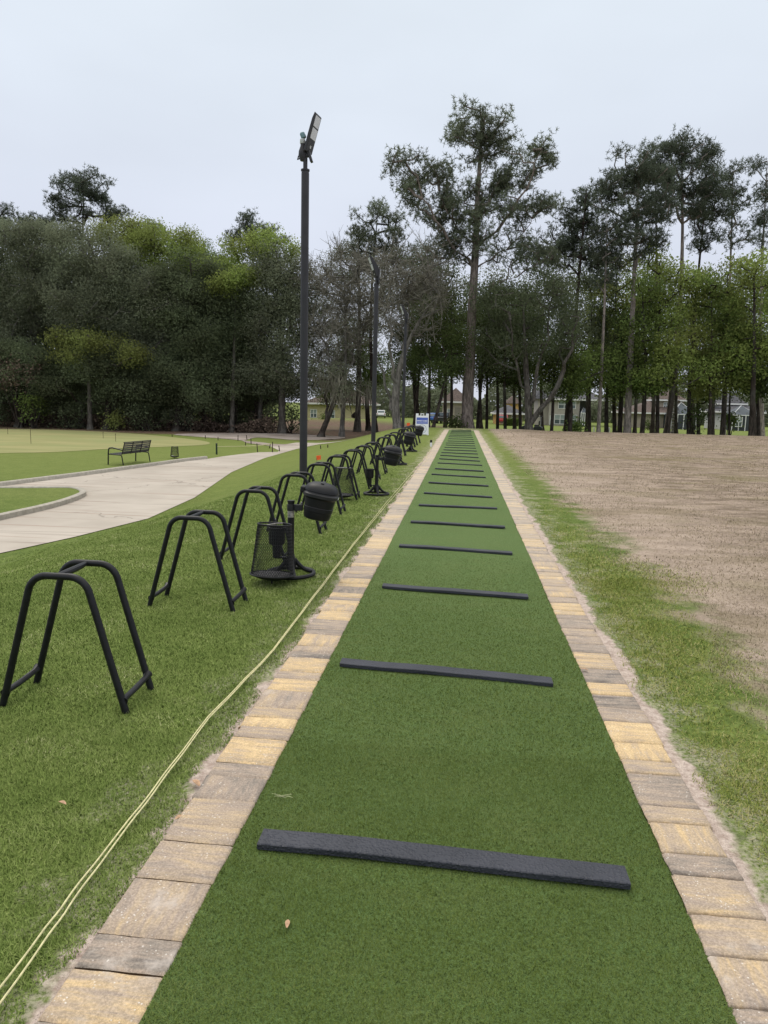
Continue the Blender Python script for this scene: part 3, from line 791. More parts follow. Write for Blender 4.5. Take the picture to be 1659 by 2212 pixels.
# ------------------------------------------------------------------ wire mesh baskets
def make_basket():
    root = empty('mesh_basket', (0, 0, 0))
    r0, r1, z0, z1 = .185, .148, .075, .52
    mb = MB(); N, K = 54, 30
    def pt(a_, t): 
        r_ = r0+(r1-r0)*t; return Vector((r_*math.cos(a_), r_*math.sin(a_), z0+(z1-z0)*t))
    for s in (-1, 1):
        for k in range(N):
            pts = [pt(2*math.pi*(k+s*q*.5)/N, q/K) for q in range(K+1)]
            # one strand of expanded metal zigzags with its neighbour
            pts = [pt(2*math.pi*(k+.5*(q % 2)*s)/N, q/K) for q in range(K+1)]
            mb.tube(pts, .0021, 3, cap=False)
    mb.build('mesh_side', M['black'], root)
    for r_, z_, nm, rr in ((r1, z1, 'top_rim', .007), (r0+.006, z0, 'bottom_rim', .008)):
        mb = MB(); mb.tube([(r_*math.cos(a_), r_*math.sin(a_), z_) for a_ in np.linspace(0, 2*math.pi, 41)[:-1]], rr, 8, closed=True); mb.build(nm, M['black'], root)
    mb = MB(); mb.tube([(-r1, 0, z1), (-.05, 0, z1+.004), (.05, 0, z1+.004), (r1, 0, z1)], .006, 8); mb.build('cross_bar', M['worn'], root)
    mb = MB(); mb.lathe([(.03, .022), (.09, .032), (.14, .048), (r0, z0)], 32); mb.lathe([(.03, .026), (.14, .054), (r0-.004, z0+.002)], 32, cap=False); mb.build('dish', M['black'], root)
    mb = MB()
    for i in range(-9, 10):
        for j in range(-9, 10):
            x, y = i*.018, j*.018
            if math.hypot(x, y) < .165: mb.box((x, y, z0+.004+.0), (.011, .005, .004))
    mb.build('floor_mesh', M['worn'], root)
    mb = MB(); mb.lathe([(.008, -.05), (.008, .03)], 10); mb.build('spike', M['black'], root)
    return root
bk = make_basket()
bq = [on_z(587, 1259, 0.0), on_z(739, 1078, 0.0), on_z(377, 990.5, -1.12)]
bk_lab = ['nearest black wire mesh litter basket in front of the bin post', 'black wire mesh litter basket behind the fifth bag stand', 'black wire mesh litter basket alone on the lawn beside the bench']
for i, q in enumerate(bq):
    o = bk if i == 0 else copy_tree(bk)
    o.location = (q[0], q[1], H(q[0], q[1])+.012); o.rotation_euler = (R(.5), R([5, 2, 4][i]), R(75 if i == 0 else 40*i))
    tag(o, bk_lab[i], 'litter basket', 'wire mesh litter baskets')
o = MB(); o.lathe([(.02, 0), (.035, .02), (.02, .05)], 9); o = o.build('crumpled_paper', M['ball']); q = bq[2]; o.location = (q[0]-.08, q[1]-.02, H(q[0], q[1])+.09); o.scale = (1.6, 1, .9)
tag(o, 'crumpled white paper lying in the litter basket beside the bench', 'paper')

# ------------------------------------------------------------------ lamp posts
def lamp_head(parent, side, tilt, yaw, zc, big=1.0, back=0.0):
    """slab floodlight; lens side faces +x before turning"""
    L, Wd, T = .86*big, .30, .06
    M4 = Matrix.Translation((side*.05, 0, zc)) @ Matrix.Rotation(yaw, 4, 'Z') @ Matrix.Rotation(tilt, 4, 'Y')
    def tr(mb): mb.v = [tuple(M4 @ Vector(p)) for p in mb.v]; return mb
    mb = MB(); mb.prism([(-T/2, -.02), (T/2, -.02), (T/2, L), (0, L+.02), (-T*.4-back*.4, L-.10), (-T/2-back, L*.45), (-T/2-back, L*.10)], -Wd/2, Wd/2)
    hd = tr(mb).build('lamp_head', M['pole'], parent, bevel=.008)
    for k in range(2):
        mb = MB(); z_ = L*(.40+.33*k)+.06; mb.box((T/2+.004, 0, z_), (.008, Wd*.78, L*.29)); tr(mb).build('led_panel', M['led'], hd)
    mb = MB(); mb.box((T/2+.003, 0, L*.13), (.006, .05, .05)); tr(mb).build('maker_plate', M['sensor'], hd)
    return hd
def make_lamp(first):
    root = empty('lamp_post', (0, 0, 0))
    mb = MB(); mb.lathe([(.083, -.1), (.083, 3), (.080, 6.25), (.076, 6.30)], 24); mb.build('pole', M['pole'], root)
    mb = MB(); mb.lathe([(.080, 6.30), (.090, 6.305), (.090, 6.335), (.05, 6.34)], 24); mb.build('collar', M['pole'], root)
    mb = MB(); mb.lathe([(.045, 6.33), (.045, 6.55), (.03, 6.56)], 16); mb.build('tenon', M['pole'], root)
    if first:
        mb = MB(); mb.lathe([(.05, 6.50), (.09, 6.60), (.085, 6.68), (.05, 6.78), (.045, 6.84)], 14, (-.055, 0, 0)); mb.build('sensor_arm', M['pole'], root)
        mb = MB(); mb.lathe([(.05, 6.83), (.056, 6.84), (.056, 6.91), (.045, 6.92)], 16, (-.06, 0, 0)); mb.build('photocell', M['sensor'], root)
        mb = MB(); mb.lathe([(.05, 0), (.055, .02), (.05, .10), (.03, .12)], 16, (-.03, 0, 6.94), Matrix.Rotation(R(-25), 3, 'Y')); mb.build('photocell', M['sensorblue'], root)
        mb = MB(); mb.box((.085, 0, 6.62), (.05, .12, .30), Matrix.Rotation(R(-18), 3, 'Y')); mb.box((.03, 0, 6.72), (.06, .08, .3)); mb.build('bracket', M['pole'], root, bevel=.006)
        mb = MB(); mb.tube([(-.06, .03, 6.66), (-.15, .03, 6.60), (-.17, .03, 6.54), (-.12, .03, 6.56)], .016, 8); mb.build('cable', M['black'], root)
        lamp_head(root, 1.0, R(17), R(-12), 6.68, .82)
    else:
        mb = MB(); mb.box((0, 0, 6.60), (.10, .10, .28)); mb.build('bracket', M['pole'], root, bevel=.008)
        lamp_head(root, -.4, R(20), R(180+20), 6.60, .92, .12)
        hd = lamp_head(root, 1.6, R(2), R(4), 6.36, .62)
    return root
lq = [on_y(655, 1029, 15.4), on_z(806, 964, -.02), on_z(870, 936, -.02)]
l1 = make_lamp(True); l2 = make_lamp(False); l3 = copy_tree(l2)
for o, q, lb in ((l1, lq[0], 'tallest dark bronze lamp post with one floodlight tilted right, nearest the camera'), (l2, lq[1], 'middle dark lamp post with its floodlight turned left, rising behind the second bin'),
                 (l3, lq[2], 'farthest dark lamp post beside the white sign, in front of the vine-wrapped tree')):
    o.location = (q[0], q[1], H(q[0], q[1])); tag(o, lb, 'lamp post', 'floodlight posts along the tee')
l2.scale = (1, 1, .925); l3.scale = (1, 1, .925)

# ------------------------------------------------------------------ A-frame sign
sq_ = on_z(911, 939, 0.0)
sg = empty('a_frame_sign', (sq_[0], sq_[1], H(sq_[0], sq_[1])+.01), R(6), 'white folding A-frame sign reading RANGE CLOSED at the far end of the lawn', 'sign')
def panel(name, lean, y0):
    Mx = Matrix.Translation((0, y0, 0)) @ Matrix.Rotation(lean, 4, 'X')
    mb = MB(); w_, h_ = .69, 1.12
    out = [(-w_/2, .0), (-w_/2+.09, 0), (-w_/2+.10, .03), (w_/2-.10, .03), (w_/2-.09, 0), (w_/2, 0), (w_/2-.01, h_), (w_/2-.15, h_), (w_/2-.15, h_-.11), (-w_/2+.15, h_-.11), (-w_/2+.15, h_), (-w_/2+.01, h_)]
    mb.prism(out, -.022, .022)
    mb.box((0, 0, h_-.010), (.19, .04, .035)); mb.box((-.075, 0, h_-.06), (.04, .04, .10)); mb.box((.075, 0, h_-.06), (.04, .04, .10))
    mb.v = [tuple(Mx @ Vector(p)) for p in mb.v]
    return mb.build(name, M['white'], sg, bevel=.006), Mx
fp, Mf = panel('front_panel', R(-10), -.20); bp, _ = panel('back_panel', R(10), .20)
def on_panel(mb, name, mat):
    mb.v = [tuple(Mf @ Vector(p)) for p in mb.v]; return mb.build(name, mat, fp, smooth=False)
mb = MB(); mb.box((0, -.0245, .745), (.59, .004, .33)); on_panel(mb, 'blue_band', M['blue'])
cu = bpy.data.curves.new('lettering', 'FONT'); cu.body = 'RANGE CLOSED'; cu.size = .092; cu.align_x = 'CENTER'; cu.align_y = 'CENTER'; cu.extrude = .0015; cu.offset = .0025
to = bpy.data.objects.new('lettering', cu); COL.objects.link(to); bpy.context.view_layer.update()
me = bpy.data.meshes.new_from_object(to.evaluated_get(bpy.context.evaluated_depsgraph_get())); bpy.data.objects.remove(to)
lt = bpy.data.objects.new('lettering', me); COL.objects.link(lt); lt.parent = fp; me.materials.clear(); me.materials.append(M['white'])
xs_ = [v.co.x for v in me.vertices]; sc_ = .545/(max(xs_)-min(xs_))
for v in me.vertices:
    v.co = Mf @ Vector((v.co.x*sc_, -.028-v.co.z, v.co.y*sc_*1.25+.735))
mb = MB(); x = -.255
while x < .25:
    w_ = random.choice([.014, .02, .03]); mb.box((x+w_/2, -.028, .635), (w_, .003, random.choice([.016, .02]))); x += w_+.008
on_panel(mb, 'small_print', M['white'])
def ringm(r0_, r1_, zc, y_, a0=0, a1=2*math.pi, n=40):
    mb = MB(); vs = []; fs = []
    for k in range(n+1):
        a_ = a0+(a1-a0)*k/n
        for r_ in (r0_, r1_): vs.append((r_*math.cos(a_), y_, zc+r_*math.sin(a_)))
    for k in range(n): fs.append((k*2, k*2+1, k*2+3, k*2+2))
    return mb.add(vs, fs)
on_panel(ringm(.208, .228, .315, -.0245), 'seal_ring', M['print'])
mb = MB()
for k in range(30):
    a_ = k*2*math.pi/30
    if k % 15 in (0, 14): continue
    mb.box((.165*math.cos(a_), -.0245, .315+.165*math.sin(a_)), (.012, .003, .045), Matrix.Rotation(-a_+math.pi/2, 3, 'Y'))
on_panel(mb, 'seal_lettering', M['printpale'])
on_panel(ringm(.0, .105, .315, -.0243), 'seal_disc', M['printmid'])
mb = MB(); mb.v = []
for dx, dz, rr in ((-.02, .03, .045), (.012, -.01, .042), (-.035, -.035, .03)):
    mm = ringm(0, rr, .315+dz, -.0265, n=18); mm.v = [(p[0]+dx, p[1], p[2]) for p in mm.v]; mb.add(mm.v, mm.f)
on_panel(mb, 'seal_emblem', M['printpale'])

# ------------------------------------------------------------------ ropes and marker stakes
def rope(name, pts, r, lab, n=6, twist=False):
    out = []
    P = [Vector(p) for p in pts]
    for i in range(len(P)-1):
        for s in range(12): out.append(P[i].lerp(P[i+1], s/12))
    out.append(P[-1])
    for k in range(1, len(out)-1):
        out[k] = out[k]+Vector((.0015*math.sin(k*.9)+.001*math.sin(k*.37), 0, .001*math.sin(k*1.3)))
    mb = MB(); mb.tube(out, r, n); o = mb.build(name, M['rope'], None); return tag(o, lab, 'rope')
def gp(px, py, up=.03):
    q = on_z(px, py, up); return (q[0], q[1], max(H(q[0], q[1]), -.02)+up)
A = [gp(-25, 2158), gp(0, 2126), gp(140, 1940), gp(300, 1737), gp(450, 1543), gp(590, 1399), gp(700, 1254), gp(770, 1164), gp(830, 1089), gp(868, 1045), gp(905, 1002), gp(927, 978), gp(930.5, 965, .10)]
B = [gp(-25, 2190), gp(0, 2160), gp(148, 1950), gp(303, 1743), gp(452, 1546), gp(591.5, 1400.5), gp(701.5, 1256), gp(771, 1166), gp(833, 1091), gp(873, 1046), gp(910, 1004), gp(923, 992), gp(921, 985), gp(929, 972, .04)]
rope('rope', A, .0032, 'yellow rope lying on the lawn, strand farther from the pavers')
rope('rope', B, .0032, 'yellow rope lying on the lawn, strand nearer the pavers')
q = on_z(931, 964, 0)
mk = empty('marker_stake', (q[0], q[1], -.012), 0, 'short black and white stake at the far end of the yellow rope', 'stake')
mb = MB(); mb.box((0, 0, .07), (.075, .075, .17)); mb.build('white_base', M['white'], mk, bevel=.008)
mb = MB(); mb.box((0, 0, .205), (.085, .085, .10)); mb.build('black_cap', M['black'], mk, bevel=.008)

# flags
def wire_flag(px, py, zg, lab, s=.13):
    q = on_z(px, py, zg); r_ = empty('marking_flag', (q[0], q[1], H(q[0], q[1])), 0, lab, 'flag')
    mb = MB(); mb.tube([(0, 0, -.03), (0, 0, .19)], .003, 6); mb.build('wire', M['stake'], r_)
    mb = MB(); n = 5; vs = []
    for k in range(n):
        x = s*k/(n-1); yy = .012*math.sin(k*1.5)
        for t_ in (-.002, .002): vs += [(x-.02*s, yy+t_, .11+.03*k/(n-1)), (x-.1*s, yy+t_, .11+s+.02*k/(n-1))]
    fs = []
    for k in range(n-1):
        a_, b_ = k*4, k*4+4; fs += [(a_, b_, b_+1, a_+1), (a_+2, a_+3, b_+3, b_+2), (a_, a_+2, b_+2, b_), (a_+1, b_+1, b_+3, a_+3)]
    fs += [(0, 1, 3, 2), (n*4-4, n*4-2, n*4-1, n*4-3)]
    mb.add(vs, fs); mb.build('flag_sheet', M['orange'], r_)
wire_flag(684, 1003, -.2, 'orange marking flag on the slope right of the tallest lamp post')
wire_flag(879, 922, -.02, 'small orange marking flag at the crest behind the farthest lamp post', .22)

# putting green pins
pins = [(17, 937.5, 925), (67, 958, 925), (223, 946.5, 934.5), (250, 953.5, 938)]
pl = ['thin putting green pin at the left photo edge', 'thick dark putting green pin, second from the left', 'thin pin at the back of the putting green, third from the left', 'thin putting green pin above the bench']
for (px, yb, yt), lb in zip(pins, pl):
    q = on_z(px, yb, -1.09); t = on_y(px, yt, q[1]); h_ = t[2]-q[2]
    r_ = empty('putting_pin', (q[0], q[1], H(q[0], q[1])), 0, lb, 'pin', 'pins on the putting green')
    mb = MB(); mb.lathe([(.012, -.02), (.012, h_)], 8); mb.build('shaft', M['stake'], r_)
    mb = MB(); mb.lathe([(.02, h_), (.045 if px == 67 else .02, h_+.01), (.045 if px == 67 else .018, h_+.05), (.02, h_+.06)], 10); mb.build('knob', M['stake'], r_)
# rope stakes
stakes = [(372, 945.5, 940, 0), (443.5, 949.5, 942, 0), (471, 953, 945.5, -1), (514, 953, 941, -2), (533.5, 951, 940.5, 6), (542.5, 959, 946, 2), (530.5, 962, 953.5, 0), (556.5, 975, 956, 5),
          (582, 967, 956, 12), (588.5, 975.5, 952.5, 0), (604, 973.5, 960.5, 8), (693, 966, 958, 6), (708, 969, 962, 0)]
for i, (px, yb, yt, tl) in enumerate(stakes):
    q = on_z(px, yb, -1.17 if px < 650 else -.75); t = on_y(px, yt, q[1]); h_ = t[2]-q[2]
    r_ = MB(); r_.lathe([(.028, -.05), (.026, h_*.96), (.012, h_)], 8); o = r_.build('rope_stake', M['stake']); o.location = (q[0], q[1], H(q[0], q[1])); o.rotation_euler = (0, -R(tl)*(-1 if tl > 10 else 1), 0)
    where = ['beside the sandy track, leftmost of all', 'at the back of the putting green, second from the left', 'third from the left, at the tip of the putting green', 'leaning left in the sandy track fork', 'leaning right, at the track fork', 'upright on the brown straw patch', 'short, on the grass tongue of the path',
             'pale and leaning, on the grass tongue', 'slanted sharply left on the grass tongue', 'tallest, upright near the tip of the grass tongue', 'leaning right at the tip of the grass tongue', 'leaning, just right of the tallest lamp post', 'upright, second right of the tallest lamp post'][i]
    tag(o, 'thin dark rope stake ' + where, 'stake', 'stakes roping off the path island')
def gz(px, py, up): q = on_z(px, py, -1.17); return (q[0], q[1], H(q[0], q[1])+up)
rope('rope', [gz(470, 966, .02), gz(520, 965, .05), gz(556, 971, .25), gz(588, 975, .45)], .02, 'slack yellow rope strung between stakes on the grass tongue')
q = on_z(468, 979, -1.12); t = on_y(468, 955, q[1])
gpst = empty('green_post', (q[0], q[1], H(q[0], q[1])), 0, 'dark green upright post at the path edge right of the basket', 'post')
mb = MB(); mb.lathe([(.045, -.05), (.045, t[2]-q[2]-.03)], 12); mb.build('shaft', M['greenpost'], gpst)
mb = MB(); mb.lathe([(.05, t[2]-q[2]-.03), (.05, t[2]-q[2]), (.03, t[2]-q[2]+.012)], 12); mb.build('cap', M['black'], gpst)

# ------------------------------------------------------------------ bench (faces -x in its own frame)
def make_bench():
    pa, pb_ = on_z(263, 1005.5, -1.11), on_z(322, 997.5, -1.11)
    d = pb_-pa; Lb = math.hypot(d[0], d[1]); ang = math.atan2(d[1], d[0])-math.pi/2
    cx, cy = (pa[0]+pb_[0])/2, (pa[1]+pb_[1])/2
    root = empty('park_bench', (cx, cy, H(cx, cy)+.01), ang, 'black slatted metal park bench with armrests facing the putting green', 'bench')
    Lh = Lb/2
    # seat
    mb = MB()
    for k in range(6): mb.box((-.10-.085*k, 0, .43-.012*math.sin(k)), (.07, Lb-.10, .02))
    mb.build('seat', M['slat'], root, bevel=.004)
    lean = Matrix.Rotation(R(16), 3, 'Y')
    def bk_pt(h_): q = lean @ Vector((0, 0, h_)); return (-.02+q.x, 0, .42+q.z)
    mb = MB()
    for k in range(5): mb.box(bk_pt(.10+.085*k), (.018, Lb-.10, .066), lean)
    mb.build('backrest', M['slat'], root, bevel=.004)
    mb = MB()
    for y in (-Lh+.04, -Lh/3, Lh/3, Lh-.04):
        p0, p1 = bk_pt(.0), bk_pt(.50); mb.box(((p0[0]+p1[0])/2+.016, y, (p0[2]+p1[2])/2), (.018, .05, .50), lean)
    p1 = bk_pt(.505); mb.box((p1[0], 0, p1[2]), (.04, Lb-.02, .03), lean); p1 = bk_pt(.05); mb.box((p1[0]+.016, 0, p1[2]), (.02, Lb-.1, .03), lean)
    mb.build('back_frame', M['black'], root, bevel=.003)
    for y in (-Lh+.02, Lh-.02):
        mb = MB(); mb.tube(round_path([(.06, y, 0), (.0, y, .36), (-.04, y, .40), (-.56, y, .42)], .03, 4), .022, 8); mb.build('rear_leg', M['black'], root)
        mb = MB(); mb.tube(round_path([(-.62, y, 0), (-.60, y, .45), (-.57, y, .66), (-.40, y, .68), (.02, y, .60)], .06, 5), .026, 8); mb.build('armrest_leg', M['black'], root)
make_bench()

# ------------------------------------------------------------------ litter on the tee
def leaf(name, px, py, z_, mat, lab, s, rz, cat='leaf'):
    q = on_z(px, py, z_); mb = MB(); n = 6; vs = []
    for k in range(n):
        t_ = k/(n-1); w_ = s*.22*math.sin(math.pi*(.08+.86*t_)); c_ = .25*s*math.sin(t_*3)
        for th in (0, .0012): vs += [(-w_, s*(t_-.5), .006+c_*.3+w_*.5+th), (w_, s*(t_-.5), .006+c_*.3+w_*.3+th)]
    fs = []
    for k in range(n-1):
        a_, b_ = k*4, k*4+4; fs += [(a_, b_, b_+1, a_+1), (a_+2, a_+3, b_+3, b_+2), (a_, a_+2, b_+2, b_), (a_+1, b_+1, b_+3, a_+3)]
    fs += [(0, 1, 3, 2), (n*4-4, n*4-2, n*4-1, n*4-3)]
    mb.add(vs, fs); o = mb.build(name, mat); o.location = (q[0], q[1], z_); o.rotation_euler = (0, 0, rz); return tag(o, lab, cat)
leaf('dry_leaf', 621, 2000, .012, M['dryleaf'], 'curled brown dry leaf lying on the artificial turf', .034, .1)
leaf('dry_leaf', 424, 1695, .0, M['dryleaf'], 'orange brown dry leaf on the sand beside the left pavers', .06, .8)
leaf('dry_leaf', 387, 1769, .0, M['dryleaf'], 'small reddish dry leaf on the sand edge below the orange one', .035, -.6)
leaf('dry_leaf', 135, 1738, .02, M['dryleaf'], 'small tan dry leaf on the lawn left of the rope', .04, 1.2)
leaf('dry_leaf', 1262, 1449, .016, M['dryleaf'], 'dark dry leaf lying on the right pavers', .05, 1.3)
q = on_z(606, 1723, .012); mb = MB()
for k in range(9):
    a_ = random.uniform(-.6, .6)+(math.pi if random.random() < .4 else 0); x0 = random.uniform(-.02, .02)
    mb.tube([(x0, 0, .002), (x0+.025*math.cos(a_), .012*math.sin(a_), .012), (x0+.045*math.cos(a_), .03*math.sin(a_), .006+random.uniform(0, .015))], [.0012, .0011, .0005], 4)
o = mb.build('grass_clipping', M['clip']); o.location = (q[0], q[1], .012); tag(o, 'pale tuft of cut grass lying on the artificial turf', 'grass clipping')

# ------------------------------------------------------------------ houses
HY = 125.0
def hx(px, Y=HY): return float(on_y(px, 900, Y)[0])
def hz(px, py, Y=HY): return float(on_y(px, py, Y)[2])

def window(parent, x0, x1, z0, z1, y, cols=1, blinds=True):
    """double-hung window group on a wall facing the camera (-y)"""
    mb = MB(); t = .10
    for x in np.linspace(x0, x1, cols+1): mb.box((x, y-.04, (z0+z1)/2), (t, .08, z1-z0+t))
    for z in (z0, z1): mb.box(((x0+x1)/2, y-.042, z), (x1-x0+t, .084, t))
    mb.box(((x0+x1)/2, y-.03, (z0+z1)/2), (x1-x0, .05, .07))
    fr = mb.build('window', M['trim'], parent, smooth=False)
    mb = MB(); mb.box(((x0+x1)/2, y-.008, z0+(z1-z0)*.25), (x1-x0-.02, .012, (z1-z0)*.5-.02)); mb.build('pane', M['pane'], fr, smooth=False)
    mb = MB(); mb.box(((x0+x1)/2, y-.008, z0+(z1-z0)*.75), (x1-x0-.02, .012, (z1-z0)*.5-.02)); mb.build('pane', M['blind'], fr, smooth=False)
    return fr
def hip(mb, x0, x1, y0, y1, z0, h, ov=.5):
    x0 -= ov; x1 += ov; y0 -= ov; y1 += ov; s = min(x1-x0, y1-y0)/2
    if (x1-x0) >= (y1-y0): r0, r1 = (x0+s, (y0+y1)/2, z0+h), (x1-s+1e-3, (y0+y1)/2, z0+h)
    else: r0, r1 = ((x0+x1)/2, y0+s, z0+h), ((x0+x1)/2, y1-s+1e-3, z0+h)
    v = [(x0, y0, z0), (x1, y0, z0), (x1, y1, z0), (x0, y1, z0), r0, r1]
    if (x1-x0) >= (y1-y0): f = [(0, 1, 5, 4), (1, 2, 5), (2, 3, 4, 5), (3, 0, 4), (3, 2, 1, 0)]
    else: f = [(0, 1, 4), (1, 2, 5, 4), (2, 3, 5), (3, 0, 4, 5), (3, 2, 1, 0)]
    return mb.add(v, f)
def fascia(parent, x0, x1, y0, y1, z, ov=.5):
    mb = MB(); mb.box(((x0+x1)/2, y0-ov-.05, z-.06), (x1-x0+2*ov+.2, .10, .26)); mb.box((x0-ov-.05, (y0+y1)/2, z-.06), (.1, y1-y0+2*ov, .258)); mb.box((x1+ov+.05, (y0+y1)/2, z-.06), (.1, y1-y0+2*ov, .258))
    return mb.build('fascia', M['trim'], parent, smooth=False)
def walls(parent, x0, x1, y0, y1, z0, z1, mat, name='wall'):
    mb = MB(); mb.box(((x0+x1)/2, (y0+y1)/2, (z0+z1)/2), (x1-x0, y1-y0, z1-z0)); return mb.build(name, mat, parent, smooth=False)
def cage(parent, x0, x1, y0, y1, z0, z1, hr, nx=3):
    """screened pool enclosure"""
    mb = MB(); mb.box(((x0+x1)/2, (y0+y1)/2, (z0+z1)/2), (x1-x0, y1-y0, z1-z0)); e = mb.build('enclosure', M['screen'], parent, smooth=False)
    mb = MB(); hip(mb, x0, x1, y0, y1, z1, hr, .02); mb.build('screen_roof', M['screenroof'], e, smooth=False)
    mb = MB()
    for x in np.linspace(x0, x1, nx+1): mb.box((x, y0-.05, (z0+z1)/2), (.12, .08, z1-z0))
    for z in (z0+.9, z1): mb.box(((x0+x1)/2, y0-.052, z), (x1-x0, .082, .12))
    s = min(x1-x0, y1-y0)/2
    for xa in (x0, x1):
        xb = x0+s if xa == x0 else x1-s
        mb.tube([(xa, y0-.02, z1+.03), (xb, (y0+y1)/2, z1+hr+.05)], .05, 4)
    mb.build('screen_frame', M['trim'], e, smooth=False)
    return e
def house_root(px, Y, lab):
    x = hx(px, Y); return empty('house', (x, Y, H(x, Y)), 0, lab, 'house'), x, H(x, Y)

# two-storey greige house
r, X, Z0 = house_root(1215, HY, 'grey two-storey house with white window trim behind the forked oak')
L = lambda p: hx(p)-X
zz = lambda py, p=1215: hz(p, py)-Z0
x0, x1 = L(1186), L(1251); ze = zz(862)
walls(r, x0, x1, 0, 9, -1, ze, M['wallgrey'])
walls(r, L(1163), x0-.01, 1.5, 8.5, -1, ze-.05, M['wallgrey'], 'side_wing')
mb = MB(); hip(mb, x0, x1+4, -.0, 9, ze+.02, 2.6); hip(mb, L(1160), x0-.6, 1.5, 8.5, ze-.02, 1.9, .5); mb.build('roof', M['roofgrey'], r, smooth=False)
fascia(r, x0, x1+4, 0, 9, ze)
window(r, L(1205), L(1242), zz(882.5), zz(866), -.002, 3)
window(r, L(1198), L(1222), zz(916), zz(896), -.002, 2); window(r, L(1234.5), L(1246), zz(916), zz(896), -.002, 1)
d = walls(r, L(1187), L(1191.5), -.08, -.01, zz(918), zz(898), M['door'], 'door')
mb = MB(); mb.lathe([(.05, 0), (.05, .08)], 8, (L(1191), -.12, zz(908))); mb.build('handle', M['worn'], d)
walls(r, x1+.01, L(1270), 2.5, 8, -1, ze-.1, M['roofgrey'], 'side_wall')
cage(r, x1+.05, L(1268), -1.6, 2.4, -1, zz(891), .8, 4)

# brown-roof house with screened porch
r, X, Z0 = house_root(1430, HY, 'beige house with brown tiled roof and dark screened porch behind the right trunks')
L = lambda p: hx(p)-X
zz = lambda py, p=1430: hz(p, py)-Z0
x0, x1 = L(1362), L(1510); ze = zz(892.5)
walls(r, x0, x1, 2, 12, -1, ze, M['walltan'])
mb = MB(); hip(mb, x0, x1, 2, 12, ze+.02, 2.2, .6); mb.build('roof', M['roofbrown'], r, smooth=False)
fascia(r, x0, x1, 2, 12, ze, .6)
ux0, ux1 = L(1432), L(1492); uz = zz(863)
walls(r, ux0, ux1, 4, 11, ze-.2, uz, M['walltan'], 'upper_wall')
mb = MB(); hip(mb, ux0, ux1, 4, 11, uz+.02, zz(841)-uz, .5); mb.build('upper_roof', M['roofbrown'], r, smooth=False)
fascia(r, ux0, ux1, 4, 11, uz)
window(r, L(1426), L(1432), zz(914), zz(899), 1.998, 1)
window(r, L(1446), L(1456), uz-1.5, uz-.4, 3.998, 2)
cage(r, L(1441), L(1494), -2.5, 1.98, -1, zz(894), 1.9, 4)
# house at far right
r, X, Z0 = house_root(1602, HY, 'grey roofed house with large dark pool enclosure at the right edge')
L = lambda p: hx(p)-X
zz = lambda py, p=1602: hz(p, py)-Z0
walls(r, L(1575), L(1660), 3, 12, -1, zz(890), M['wallwhite'])
mb = MB(); hip(mb, L(1575), L(1660), 3, 12, zz(890)+.02, 1.8); mb.build('roof', M['roofgrey'], r, smooth=False)
walls(r, L(1586), L(1628), 5, 11, zz(892), zz(872), M['wallwhite'], 'upper_wall')
mb = MB(); hip(mb, L(1586), L(1628), 5, 11, zz(872)+.02, 1.9); mb.build('upper_roof', M['roofgrey'], r, smooth=False)
fascia(r, L(1586), L(1628), 5, 11, zz(872)); fascia(r, L(1575), L(1660), 3, 12, zz(890))
cage(r, L(1572), L(1628), -2.2, 2.9, -1, zz(897), 1.5, 4)
window(r, L(1578), L(1592), zz(921), zz(901), -2.35, 2)
window(r, L(1640), L(1652), zz(915), zz(899), 2.998, 2)
# yellow house
YH = 113.0
r, X, Z0 = house_root(735, YH, 'pale yellow house with white windows beyond the pine straw mound')
L = lambda p: hx(p, YH)-X
zz = lambda py, p=735: hz(p, py, YH)-Z0
walls(r, L(664), L(796), 0, 10, -1.5, zz(872), M['wallyellow'])
mb = MB(); hip(mb, L(664), L(796), 0, 10, zz(872)+.02, 3.0, .6); mb.build('roof', M['roofbrown'], r, smooth=False)
fascia(r, L(664), L(796), 0, 10, zz(872), .6)
window(r, L(715), L(723), zz(904), zz(887), -.002, 1); window(r, L(671), L(684), zz(903), zz(886), -.002, 2)
# tan house with garage
r, X, Z0 = house_root(985, HY, 'tan house with a shaded garage door beside the tall pine trunk')
L = lambda p: hx(p)-X
zz = lambda py, p=985: hz(p, py)-Z0
walls(r, L(955), L(1010), 0, 10, -1, zz(868), M['walltan'])
mb = MB(); hip(mb, L(955), L(1010), 0, 10, zz(868)+.02, 2.4); mb.build('roof', M['roofbrown'], r, smooth=False)
fascia(r, L(955), L(1010), 0, 10, zz(868))
walls(r, L(982), L(995), -.06, -.004, -.5, zz(880), M['garage'], 'garage_door')
window(r, L(966), L(974), zz(900), zz(884), -.002, 1)
# grey roof bungalow with orange house behind
r, X, Z0 = house_root(1100, HY, 'low house with grey roof and orange side wall behind a green hedge')
L = lambda p: hx(p)-X
zz = lambda py, p=1100: hz(p, py)-Z0
walls(r, L(1082), L(1130), 1, 9, -1, zz(893), M['walltan']); walls(r, L(1069), L(1082)-.01, .5, 7, -1, zz(893)-.01, M['wallorange'], 'side_wall')
mb = MB(); hip(mb, L(1070), L(1130), .5, 9, zz(893)+.02, zz(875)-zz(893), .4); mb.build('roof', M['roofgrey'], r, smooth=False)
fascia(r, L(1070), L(1130), .5, 9, zz(893), .4)
window(r, L(1106), L(1114), zz(907), zz(897), .998, 2)
r, X, Z0 = house_root(1106, 150, 'bright orange house upper floor showing above the grey roof')
L = lambda p: hx(p, 150)-X
zz = lambda py, p=1106: hz(p, py, 150)-Z0
walls(r, L(1094), L(1122), 0, 8, -1, zz(872), M['wallorange'])
mb = MB(); hip(mb, L(1094), L(1122), 0, 8, zz(872)+.02, 1.6); mb.build('roof', M['roofbrown'], r, smooth=False)

